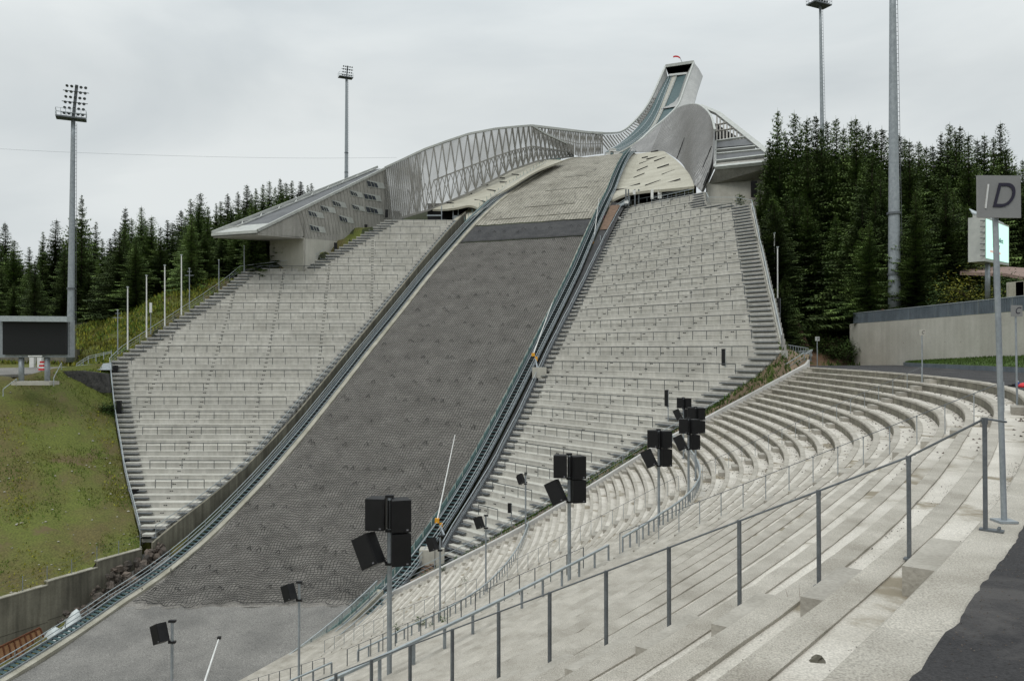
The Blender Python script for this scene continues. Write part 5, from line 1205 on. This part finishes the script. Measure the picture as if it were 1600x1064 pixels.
# dark wall and stair landing by left stand foot
m=MB(); m.slab(np.array([[P(84,580,119),P(128,579,120),P(168,584,121)],[P(84,612,119),P(128,612,120),P(172,614,121)]]),(0,-1,0),.6); tag(m.build('stone_wall',M['rubble']),'dark rubble stone wall between the big screen and the left stand','wall')
m=MB(); m.slab(np.array([[P(-60,576,124),P(150,572,127)],[P(-60,588,117),P(100,582,121)]]),(0,0,1),.4); structure(m,'gravel_yard',[M['gravel']])
t=thing('access_landing',P(150,575,126),'pale steel landing with railings beside the outer corner of the left stand','landing')
m=MB(); m.slab(np.array([[P(118,571,127),P(172,567,128.3)],[P(126,578,125),P(172,578,126)]]),(0,-1,0),.6); m.build('deck',M['steel'],t); m=MB()
for h in (0,4):
    m.bar(P(120,572-h,126.5),P(138,560-h*.8,127),.09); m.bar(P(138,560-h*.8,127),P(174,551-h*.5,128.5),.09)
for x,y in ((120,572),(130,565),(138,560),(150,557),(162,554),(174,551)): m.bar(P(x,y-4,127),P(x,y+8,127),.08)
m.build('railing',M['lsteel'],t)
m=MB(); a=P(5,608,107);b=P(26,592,109); m.bar(a,b,.08); m.bar(a,a-[0,0,1],.08); m.bar(b,b-[0,0,1],.08); tag(m.build('handrail',M['lsteel']),'short sloping handrail left of the big screen plinth','handrail')
m=MB(); a=P(84,590,109.5);b=P(96,567,113); m.bar(a,b,.08); m.bar(a,a-[0,0,1.2],.08); m.bar(b,b-[0,0,1],.08); tag(m.build('handrail',M['lsteel']),'short sloping handrail right of the big screen plinth','handrail')
# ------------------------------------------------------------------ RIGHT: wall, fence, signs, board
t=thing('boundary_wall',(46.5,80,-1.8),'long pale concrete boundary wall behind the walkway on the right','wall')
wp=[(46.3,107.5),(46.9,100),(47.3,91),(47.5,80),(47.6,70),(47.6,55),(47.4,35)]
m=MB()
for (a,b) in zip(wp[:-1],wp[1:]):
    L=math.dist(a,b); m.slab(np.array([[(*a,3.75),(*b,3.75)],[(*a,-2.2),(*b,-2.2)]]),(-1,0,0),.5,t=random.uniform(.95,1.05))
m.slab(np.array([[(46.3,107.5,3.75),(52,110,3.75)],[(46.3,107.5,-2.2),(52,110,-2.2)]]),(0,-1,0),.4)
m.build('wall',M['conc'],t)
m=MB()
for i in range(24): m.box((46.75-.0,106-i*3,1.0),(.02,.02,.02))
m.build('tie_holes',M['dark'],t)
t=thing('sheet_metal_fence',(47.9,80,3.75),'blue grey sheet metal fence standing on the concrete boundary wall','fence')
wpts=resn(np.array([(x+.3,y) for x,y in wp]),28)
for (a,b) in zip(wpts[:-1],wpts[1:]):
    m=MB(); d=(b-a)/np.linalg.norm(b-a); a2=a+d*.06; b2=b-d*.06
    m.slab(np.array([[(*a2,5.15),(*b2,5.15)],[(*a2,3.8),(*b2,3.8)]]),(-1,0,0),.06,t=random.uniform(.9,1.1))
    for f in np.arange(.1,1,.1): c=a2*(1-f)+b2*f; m.bar((c[0]-.03,c[1],3.82),(c[0]-.03,c[1],5.14),.05,t=.9)
    m.build('sheet_panel',M['corr'],t)
m=MB()
for (a,b) in zip(wpts[:-1],wpts[1:]): m.bar((*a,5.2),(*b,5.2),.12,.08)
m.build('cap_rail',M['lsteel'],t)
# lawn strip with kerb
kp=resn(np.array([(46.6,93.5),(44.6,88),(43,78),(41.2,66),(39.5,56),(38,44)]),20); wq=resn(np.array([(47.2,93.6),(47.25,88),(47.3,80),(47.4,68),(47.4,56),(47.3,44)]),20)
m=MB(); G=np.array([[(*(kp[i]*(1-f)+wq[i]*f),-1.35+1.35*f**.7*np.interp(i,[0,6,19],[.1,.6,1.1])) for f in np.linspace(0.03,1,8)] for i in range(20)]); m.grid(G); structure(m,'lawn_strip',[M['lawn']],smooth=True); LG_=G
m=MB()
for a,b in zip(kp[:-1],kp[1:]): m.bar((*a,-1.5),(*b,-1.5),.25,.42)
tag(m.build('lawn_kerb',M['corr']),'grey kerb edging the lawn strip below the boundary wall','kerb')
def lgp():
    i=random.randrange(19); j=random.randrange(7); f,g=random.random(),random.random(); return LG_[i,j]*(1-f)*(1-g)+LG_[i+1,j]*f*(1-g)+LG_[i,j+1]*(1-f)*g+LG_[i+1,j+1]*f*g
tufts('lawn_grass',lgp,9000,.18,'lawn','short green grass on the strip below the boundary wall',.06)
def text(parent,body,size,loc,rx,rz,mt,shear=0,name='lettering',sx=1.,ext=.002):
    c=bpy.data.curves.new(name,'FONT'); c.body=body; c.size=size; c.shear=shear; c.extrude=ext; c.align_x='CENTER'; c.align_y='CENTER'
    tmp=bpy.data.objects.new('tmp',c); COL.objects.link(tmp); dg=bpy.context.evaluated_depsgraph_get(); me=bpy.data.meshes.new_from_object(tmp.evaluated_get(dg)); bpy.data.objects.remove(tmp)
    Mx=Matrix.Rotation(rz,4,'Z')@Matrix.Rotation(rx,4,'X')@Matrix.Diagonal((sx,1,1,1)); me.transform(Mx); me.transform(Matrix.Translation(Vector(tuple(np.array(loc)-ORI[parent.name])))); me.materials.clear(); me.materials.append(mt)
    at=me.attributes.new('tone','FLOAT','FACE'); at.data.foreach_set('value',[1.]*len(me.polygons))
    o=bpy.data.objects.new(name,me); COL.objects.link(o); o.parent=parent; ORI[o.name]=ORI[parent.name]; return o
M['ink']=mat('dark_ink',(.03,.028,.045),(.03,.028,.045),fine=0)
def sign(base,h,letter,label,s=.44,yaw=0.,lean=0.,rp=.04,plate='sign',slash=True):
    base=np.array(base,float); t=thing('letter_sign',base,label,'sign','letter signs along the rim'); top=base+[lean,0,h-s]; m=MB(); m.tube([base,top+[0,0,s*.25]],rp,12); m.box(base+[0,0,.01],(.09,.09,.01)); m.build('post',M['steel'],t,smooth=False)
    X=np.array([math.cos(yaw),math.sin(yaw),-.01]);Yv=np.array([-math.sin(yaw),math.cos(yaw),0]); c=top+[0,0,s/2]-Yv*.06
    m=MB(); m.box(c,(s/2,.012,s*.49),(X,Yv,(0,0,1))); m.build('panel',M[plate],t)
    text(t,letter,s*.82,c-Yv*.018+X*s*.05,math.pi/2,yaw,M['ink'],shear=.3,name='letter',sx=.86)
    if slash: m=MB(); m.bar(c-Yv*.018-X*s*.33-[0,0,s*.28],c-Yv*.018-X*s*.26+[0,0,s*.28],.012,.012,up=(0,1,0)); m.build('slash_mark',M['white'],t)
sign(P(1569,815,7.9),3.46,'D','big grey D sign on a post at the near right edge',s=.43,yaw=.0,lean=-.065,rp=.027)
sign((*RP(near(18.5,29),.55),-2.2),3.9,'C','small grey C sign at the right edge in front of the zinc fence',s=.42,rp=.035,lean=-.03,slash=False)
cc=on(1,1441,oo=.3)[0]; sign((*cc,-2.2),3.75,'C','tiny grey C sign in front of the middle of the boundary wall',s=.42,rp=.04,slash=False,plate='conc')
cc=P(1277,571,91); sign((cc[0],91,-1.7),3.4,'B','farthest tiny square sign at the far end of the walkway',s=.5,rp=.05,slash=False,plate='trim')
# billboard screen
bb=thing('video_board',P(1543,450,90),'lit video advertising board on steel legs behind the boundary wall','video board')
BL=P(1520,412,88); BM=P(1538,408.5,86.5); 
a0=P(1539,338,84);a1=P(1577,353,90);b0=P(1539,408,84);b1=P(1577,415.5,90)
nb=np.cross(a1-a0,b0-a0); nb/=np.linalg.norm(nb); nb=nb if nb[1]<0 else -nb
m=MB(); m.slab(np.array([[a0-nb*.03,a1-nb*.03],[b0-nb*.03,b1-nb*.03]]),nb,1.6); l0=P(1520,332,85.3);l1=P(1520,409,85.3); m.slab(np.array([[l0,a0],[l1,b0]]),(-.5,-1,0),.3); m.build('housing',M['trim'],bb)
sa=lambda f,g:(a0*(1-f)+a1*f)*(1-g)+(b0*(1-f)+b1*f)*g
m=MB(); m.slab(np.array([[sa(.04,.05)+nb*.05,sa(.95,.05)+nb*.05],[sa(.04,.93)+nb*.05,sa(.95,.93)+nb*.05]]),nb,.04); m.build('lit_display',M['lit'],bb)
yawb=math.atan2((a1-a0)[1],(a1-a0)[0])
M['grn']=mat('screen_text_ink',(.08,.2,.2),fine=0); M['pnk']=emis('screen_text_pink',(.9,.6,.55),.6)
text(bb,'og',1.25,sa(.42,.13)+nb*.08,math.pi/2,yawb,M['grn'],ext=.01)
text(bb,'Kjøp billett',.8,sa(.50,.45)+nb*.08,math.pi/2,yawb,M['grn'],ext=.01)
text(bb,'Billetter',.8,sa(.42,.60)+nb*.08,math.pi/2,yawb,M['grn'],ext=.01)
m=MB(); m.slab(np.array([[sa(.18,.73)+nb*.07,sa(.6,.73)+nb*.07],[sa(.18,.78)+nb*.07,sa(.6,.78)+nb*.07]]),nb,.02); m.build('pink_strip',M['pnk'],bb)
m=MB(); m.slab(np.array([[l0+[.2,1,.6],a1+[0,1,.5]],[l0-[.1,0,0],a0]]),(0,0,1),.15); m.build('roof',M['lsteel'],bb)
for x in (1543,1556): p=P(x,452,86.5); m=MB(); m.tube([p-[0,0,1],P(x,406,86.5)],.26,14); m.build('leg',M['steel'],bb,smooth=True)
m=MB()
for i in range(7): p=sa(0,.1+i*.13); m.bar(p+[-.5,0,0],p,.08)
m.build('rungs',M['steeld'],bb)
# things on the walkway
pb_=P(1590,602,37.5)
c=np.array([pb_[0],pb_[1],-1.69]); t=thing('small_rucksack',c,'small blue rucksack with a pale top standing on the walkway at the right edge','bag')
m=MB(); m.tube([c,c+[0,0,.05],c+[0,0,.16],c+[0,0,.23],c+[0,0,.26]],[.085,.095,.09,.06,.02],12); m.build('body',M['blue'],t,smooth=True); m=MB(); m.tube([c+[0,0,.225],c+[0,0,.27],c+[0,0,.29]],[.05,.045,.02],10); m.build('pale_top',M['white'],t,smooth=True)
m=MB(); p=P(1599,600,37); c=np.array([p[0],p[1],-1.69]); m.tube([c,c+[0,0,.05],c+[0,0,.12],c+[0,0,.19],c+[0,0,.22]],[.2,.22,.20,.12,.03],14); tag(m.build('sports_bag',M['red'],smooth=True),'red bag standing on the walkway at the right edge','bag')
m=MB(); p=P(1581,602,38); c=np.array([p[0],p[1],-1.6]); m.box(c-[0,0,.05],(.16,.06,.035)); m.box(c+[.08,0,-.0],(.05,.05,.03)); tag(m.build('shoulder_bag',M['black']),'flat black bag lying left of the small blue rucksack','bag')
# end-of-walkway steel bridge structure at right stand foot
t=thing('access_ramp',P(1240,560,98),'steel lattice access ramp joining the walkway to the foot of the right stand','ramp')
g=lambda x,y:(1040+x/5.32,500+y/5.32); A0=P(*g(780,412),93);A1=P(*g(1205,330),100);B0=P(*g(850,285),94);B1=P(*g(1215,250),100); C0_=P(*g(975,200),101);C1_=P(*g(1185,235),103)
m=MB(); m.bar(A0,A1,.3,.3); m.bar(A0+[.5,3,0.2],A1+[.5,3,.2],.3,.3); m.slab(np.array([[A0+[0,0,.1],A1+[0,0,.1]],[A0+[.5,3,.3],A1+[.5,3,.3]]]),(0,0,1),.1); m.build('deck',M['steel'],t)
m=MB(); m.bar(B0,B1,.1); m.bar(C0_,C1_,.1); m.bar(C0_-[0,0,1],C1_-[0,0,1],.08); m.bar(P(*g(740,335),96),P(*g(1215,290),101),.2,.3); m.bar(P(*g(1010,385),97),P(*g(1218,250),99),.16,.2)
for f in np.linspace(0,1,11):
    a=A0*(1-f)+A1*f; b=B0*(1-f)+B1*f; m.bar(a,b,.07)
    if f<1: f2_=f+.1; m.bar(a,B0*(1-f2_)+B1*f2_,.06); m.bar(A0*(1-f2_)+A1*f2_,b,.06)
    c=C0_*(1-f)+C1_*f; m.bar(c,c-[0,0,1.4],.06)
m.build('lattice',M['lsteel'],t)
# power line
t=thing('overhead_cable',P(-20,232,180),'thin overhead cable crossing the sky at the left','cable'); m=MB(); pts=[P(-60,229.5,180),P(100,238,185),P(300,244.5,192),P(480,247.5,200),P(620,246.5,208)]
pts=resn(catmull(np.array(pts),8),40); m.tube(pts,.022,5); m.build('cable',M['steeld'],t)
# ------------------------------------------------------------------ TREES
def spruce(seed,Ht,R,sparse=0.):
    r=random.Random(seed); root=bpy.data.objects.new('spruce_tree',None); COL.objects.link(root); ORI[root.name]=np.zeros(3)
    m=MB(); m.tube([(0,0,-1),(0,0,Ht*.5),(r.uniform(-.1,.1),0,Ht*.99)],[.26,.16,.02],8); m.build('trunk',M['bark'],root)
    m=MB(); z=Ht*.05
    while z<Ht*.985:
        f=z/Ht; Rz=R*(1-f)**.85*(1.0 if f>.12 else .8)*r.uniform(.8,1.2)+.20; nb_=11 if f<.8 else 7; ph=r.random()*6
        for i in range(nb_):
            if r.random()<.05+sparse*.3: continue
            a=ph+i*6.283/nb_+r.uniform(-.35,.35); L=Rz*r.uniform(.5,1.15)*(1+.22*math.sin(a*2+seed+z*.35)); dr=-.12-.5*(1-f)*r.uniform(.5,1.1)+.45*f**5*r.uniform(.6,1.2); d=np.array([math.cos(a),math.sin(a),0]); e=np.array([-d[1],d[0],0])
            base=np.array([0,0,z+r.uniform(-.22,.22)]); n=max(3,int(L/.42))
            tn=r.uniform(.55,1.6)
            for k in range(n):
                t0=(k+.4)/n; c=base+d*L*t0+np.array([0,0,L*(dr*t0+.22*t0*t0)]); w=(.26+.62*L/R*(1-t0*.55))*r.uniform(.7,1.25)*(.45+.55*min(1,(1-f)*4))
                for sgn in(-1,1):
                    tip=c+e*sgn*w*1.15+d*w*.55+np.array([0,0,-w*r.uniform(.25,.8)]); q=c+d*w*.55+np.array([0,0,.04])
                    m.add([c-d*w*.25,q,tip],[(0,1,2)],t=tn*r.uniform(.75,1.3))
                hang=c+np.array([r.uniform(-.1,.1),r.uniform(-.1,.1),-w*r.uniform(.7,1.2)]); m.add([c-d*w*.3,c+d*w*.4,hang],[(0,1,2)],t=tn*.8)
            tip=base+d*L*1.06+np.array([0,0,L*(dr+.24)]); m.add([tip-d*.3+e*.12,tip-d*.3-e*.12,tip+d*.15],[(0,1,2)],t=tn)
        z+=(.40 if f<.7 else .32)*(1+sparse*.6)*r.uniform(.85,1.15)
    m.tube([(0,0,Ht*.96),(0,0,Ht*1.01)],[.05,.01],4)
    m.build('crown',M['spruce'],root); return root
SP=[spruce(1,24,5.2),spruce(2,24,6.0,.12),spruce(3,22,4.6,.4),spruce(4,25,6.4,.05),spruce(5,20,3.8,.95),spruce(6,18,5.6,.0)]
SPH=[24,24,22,25,20,18]; used=set()
def put(k,x,y,z,h,label,group,wide=1.):
    s=h/SPH[k]; wide*=random.uniform(.8,1.2); sc=(s**.6*wide,s**.6*wide,s)
    if k not in used:
        used.add(k); o=SP[k]; o.location=(x,y,z); o.rotation_euler=(random.gauss(0,.02),random.gauss(0,.02),random.random()*6.28); o.scale=sc; tag(o,label,'tree',group)
    else: o=copy_tree(SP[k],(x,y,z),random.random()*6.28,sc,label,group)
    return o
for o in SP: tag(o,None,'tree')
LL='dark green spruce in the wood behind the left stand'; RL='dark green spruce in the wood right of the right stand'
def wood(tops,Yf,label,group,kk):
    for px,py in tops:
        Y=Yf(px); p=P(px,py,Y); z=float(GZ(p[0],p[1])[0]); h=p[2]-z
        if h<7: continue
        side_='left' if 'left' in group else 'right'; ref_=min(((110,'left floodlight mast'),(199,'nearest left flagpole'),(296,'crossarm mast'),(384,'outer corner of the left stand'),(487,'foot of the thin far mast')) if side_=='left' else ((1205,'corner building'),(1286,'slim floodlight mast'),(1390,'thick floodlight mast'),(1548,'video board')),key=lambda r:abs(r[0]-px)); mine=sorted(q_ for q_,_ in tops if (q_-ref_[0])*(px-ref_[0])>=0 and abs(q_-ref_[0])<=abs(px-ref_[0])); n_=len(mine)
        ordn=['','first','second','third','fourth','fifth','sixth','seventh','eighth','ninth','tenth','eleventh','twelfth','thirteenth','fourteenth','fifteenth','sixteenth'][min(n_,16)]
        put(random.choice(kk),p[0],p[1],z-.3,h,label.get(px,'skyline spruce, %s top to the %s of the %s'%(ordn,'left' if px<ref_[0] else 'right',ref_[1])),group)
ltops=[(8,345),(22,372),(85,341),(66,360),(46,384),(128,303),(116,330),(150,345),(196,322),(221,320),(237,335),(160,371),(172,369),(206,338),(251,352),(270,345),(283,326),(298,309),(313,299),(325,320),(338,316),(356,301),(372,298),(386,286),(400,293),(411,285),(421,280),(438,276),(447,283),(456,281),(470,281),(481,288),(487,285),(30,395),(98,372),(140,362),(262,342),(180,356),(-8,360),(-25,340),(290,335),(345,312),(393,300),(430,290)]
lab={0:LL,128:'tall broad spruce just right of the left floodlight mast',8:'spruce at the far left edge of the view',313:'pointed spruce topping the rise left of the judges building',196:'left of two slim spruces standing out above the left wood',221:'right of two slim spruces standing out above the left wood'}
wood(ltops,lambda px:165+random.uniform(-8,14)+max(0,(px-250))*.12,lab,'spruces in the left wood',[0,1,2,3,0,2,3])
rtops=[(1215,169),(1203,215),(1228,205),(1241,172),(1251,196),(1261,181),(1275,176),(1292,186),(1284,196),(1306,181),(1318,195),(1330,183),(1337,180),(1347,196),(1357,190),(1368,200),(1378,196),(1391,204),(1405,206),(1414,212),(1421,216),(1436,218),(1447,226),(1457,224),(1470,205),(1484,190),(1500,194),(1513,206),(1527,214),(1538,206),(1552,212),(1563,188),(1572,228),(1585,255),(1598,246),(1612,235),(1640,225),(1493,204)]
rlab={0:RL,1215:'tallest pointed spruce at the left end of the right wood',1563:'slender thin-topped spruce at the right end of the right wood',1484:'broad dark spruce right of the thick floodlight mast',1203:'shorter spruce beside the corner building end wall'}
wood(rtops,lambda px:(132+random.uniform(-4,12) if px>1260 else 140),rlab,'spruces in the right wood',[0,1,3,0,3,2])
random.seed(11)
# filler trees in depth, with lower tops
for i in range(135):
    px=random.uniform(-30,505); y0=np.interp(px,[x for x,_ in sorted(ltops)],[y for _,y in sorted(ltops)])+random.uniform(14,75); Y=random.uniform(150,190)
    p=P(px,y0,Y); z=float(GZ(p[0],p[1])[0]); h=p[2]-z
    la=np.interp(Y,[r[1] for r in LROWS],[r[3] for r in LROWS])
    if h<6 or p[0]>la-7: continue
    put(random.choice([0,1,3,5,5]),p[0],p[1],z-.3,min(h,24),LL,'spruces in the left wood')
for i in range(125):
    px=random.uniform(1196,1640) if i<70 else random.uniform(1200,1370); y0=np.interp(px,[x for x,_ in sorted(rtops)],[y for _,y in sorted(rtops)])+random.uniform(15,150); Y=random.uniform(112,150) if px>1330 else random.uniform(118,150)
    p=P(px,y0,Y); z=float(GZ(p[0],p[1])[0]); h=p[2]-z
    q=proj((p[0],p[1],z))
    if h<8 or (px<1345 and q[1]>500) : continue
    if (px>1500 and Y<125) or (1370<px<1425 and Y<112): continue
    put(random.choice([0,1,3,5,5]),p[0],p[1],z-.3,min(h,27),RL,'spruces in the right wood',1.15)
for i in range(64):
    y=random.uniform(104,136); bx=np.interp(y,[100,112,118,125,137],[47,42.5,39.5,39.5,38.5]); x=bx+random.choice([1,.35])*random.uniform(1.5,13)+(4 if y<112 else 0)
    z=float(GZ(x,y)[0]); q=proj((x,y,z))
    if q[0]<1225-0 and y<118: continue
    if (q[0]<1300 and q[1]>512) or (1370<q[0]<1425 and y<112): continue
    put(random.choice([0,1,3,5,5]),x,y,z-.4,random.uniform(12,20),'dark spruce at the front of the right wood, beside the stand','spruces at the edge of the right wood',1.15)
for i in range(21):
    y=102+i*.95; x=float(np.interp(y,[96.8,103.4,110,116.4,123.1],[31.9,33.3,34.7,36.1,37.5]))+random.uniform(2.6,6.0); z=float(GZ(x,y)[0]); q=proj((x,y,z))
    if q[1]>520 and q[0]>1230: continue
    put(random.choice([0,1,5,5]),x,y,z-.4,random.uniform(8,13),'young spruce standing close against the outer edge of the right stand','young spruces against the right stand',1.2)
# broad-leaved tree and bushes
def leafy(name,base,h,R,label,cat,trunk=True,n=2600,mt='leaf',ls=.22,group=None):
    base=np.array(base,float); r=random.Random(int(abs(base[0])*97+h*10)); t=thing(name,base,label,cat,group)
    m=MB()
    if trunk: m.tube([base-[0,0,.5],base+[0,0,h*.4],base+[.1,0,h*.8]],[.14,.10,.03],7)
    cl=[]
    for i in range(14):
        a=r.random()*6.28; f=r.uniform(.12 if not trunk else .3,.92); rr=R*math.sin(min(f*1.25,1)*math.pi*.8)**.6*r.uniform(.3,.8); c=base+np.array([math.cos(a)*rr,math.sin(a)*rr,h*f]); cl.append(c); m.tube([base+[0,0,h*f*.6],c],[.04,.012],5)
    m.build('trunk' if trunk else 'stems',M['bark'],t); m=MB()
    for i in range(n):
        c=r.choice(cl); p=c+np.array([r.gauss(0,1),r.gauss(0,1),r.gauss(0,.9)])*R*.30; 
        if p[2]<base[2]: continue
        a=r.random()*6.28; d=np.array([math.cos(a),math.sin(a),r.uniform(-.6,.6)])*ls*r.uniform(.6,1.3); e=np.array([-d[1],d[0],r.uniform(-.1,.1)])*.5
        m.add([p,p+d*.5+e,p+d,p+d*.5-e],[(0,1,2,3)],t=r.uniform(.6,1.5))
    m.build('crown' if trunk else 'foliage',M[mt],t)
p=P(291,430,158); leafy('broadleaf_tree',(p[0],p[1],float(GZ(p[0],p[1])[0])),P(291,360,158)[2]-float(GZ(p[0],p[1])[0]),2.6,'lighter green broadleaf tree in front of the left wood','tree')
p=P(1148,620,88.5); leafy('bush',p-[0,0,.2],2.3,.95,'rounded green bush at the foot of the right stand','bush',False,1800,ls=.13)
p=P(1100,655,87.5); leafy('bush',p-[0,0,.3],1.5,.8,'low straggly bush on the bank below the rounded bush','bush',False,700,ls=.12)
for i,(px,py,Y,h,R,mt,l) in enumerate(((1232,500,122,3.5,2.2,'leaf','pale green shrub between the right stand and the wood'),(1330,500,108,2.6,2.2,'leaf','shrub by the left end of the boundary wall'),(1515,452,92,4.2,3.2,'flower','yellow green shrub left of the lit video board'),(1568,440,96,3.2,2.5,'leaf','green shrub behind the legs of the video board'),(1490,455,95,4.,3.,'leaf','green shrub at the foot of the right wood'),(170,598,118,1.8,1.6,'leaf','small bush between the stone wall and the left stand'),(1205,505,124,3,1.6,'leaf','small shrub against the outer edge of the right stand'),(1350,470,110,3,2.5,'leaf','low shrub under the spruces left of the thick mast'))):
    p=P(px,py,Y); z=float(GZ(p[0],p[1])[0]); leafy('shrub',(p[0],p[1],z-.2),h,R,l,'shrub',False,1500,mt,ls=.2)
# herbs on the open banks
def lb():
    r=random.choice([r for r in LROWS if -2<r[2]<16]); x=r[3]-random.uniform(.8,26); y=r[1]+random.uniform(-.5,2); return np.array([x,y,float(GZ(x,y)[0])])
LBC=[lb() for _ in range(2400)]
for i in range(14):
    y=106+i*1.25; x=float(np.interp(y,[100,108,118,125],[45,43,39.2,38.6]))+random.uniform(.2,3.2); z=float(GZ(x,y)[0])
    leafy('shrub',(x,y,z-.2),random.uniform(1.6,3.4),random.uniform(1.2,2.),'leafy shrub on the bank just outside the right stand','shrub',False,900,random.choice(['leaf','leaf','lawn']),ls=.2,group='shrubs beside the right stand')
tufts('bank_herbs',lambda:random.choice(LBC)+[random.gauss(0,.5),random.gauss(0,.5),0],9000,.6,'flower','yellow flowering herbs on the bank outside the left stand',.07)
tufts('bank_grass',lambda:random.choice(LBC)+[random.gauss(0,.6),random.gauss(0,.6),0],14000,.6,'blade','green grass on the bank outside the left stand',.06)
def rg():
    x=random.uniform(42,60); y=random.uniform(104,132); 
    if math.sin(x*.6)*math.sin(y*.5)<-.1: return None
    return np.array([x,y,float(GZ(x,y)[0])])
tufts('bank_grass',rg,2600,.6,'lawn','patchy green weeds on the red soil beside the right stand',.06)
def rg2():
    x=random.uniform(51,75); y=random.uniform(80,104); return np.array([x,y,float(GZ(x,y)[0])])
tufts('bank_grass',rg2,5000,.6,'blade','long grass on the slope around the video board',.07)
# pavement & concrete blocks above the fence at far right
for i,(px,w) in enumerate(((1588,.75),(1598,.7))):
    p=P(px,458,80); m=MB(); m.slab(np.array([[p+[-w,0,1.1],p+[w,0,1.25]],[p+[-w,0,-1.2],p+[w,0,-1.2]]]),(0,-1,0),.4); tag(m.build('concrete_slab',M['curb']),['left of two leaning grey concrete slabs behind the zinc fence','right of two leaning grey concrete slabs behind the zinc fence'][i],'slab')
m=MB(); pts=[(P(1500,425,102),P(1500,418,106)),(P(1570,427,98),P(1575,417,104)),(P(1620,436,95),P(1640,421,101))]
m.slab(np.array([[a,b] for a,b in pts]),(0,0,1),.4); structure(m,'footpath',[M['pink']])
for k,o in enumerate(SP):
    if k not in used:
        for c in list(o.children): bpy.data.objects.remove(c)
        bpy.data.objects.remove(o)
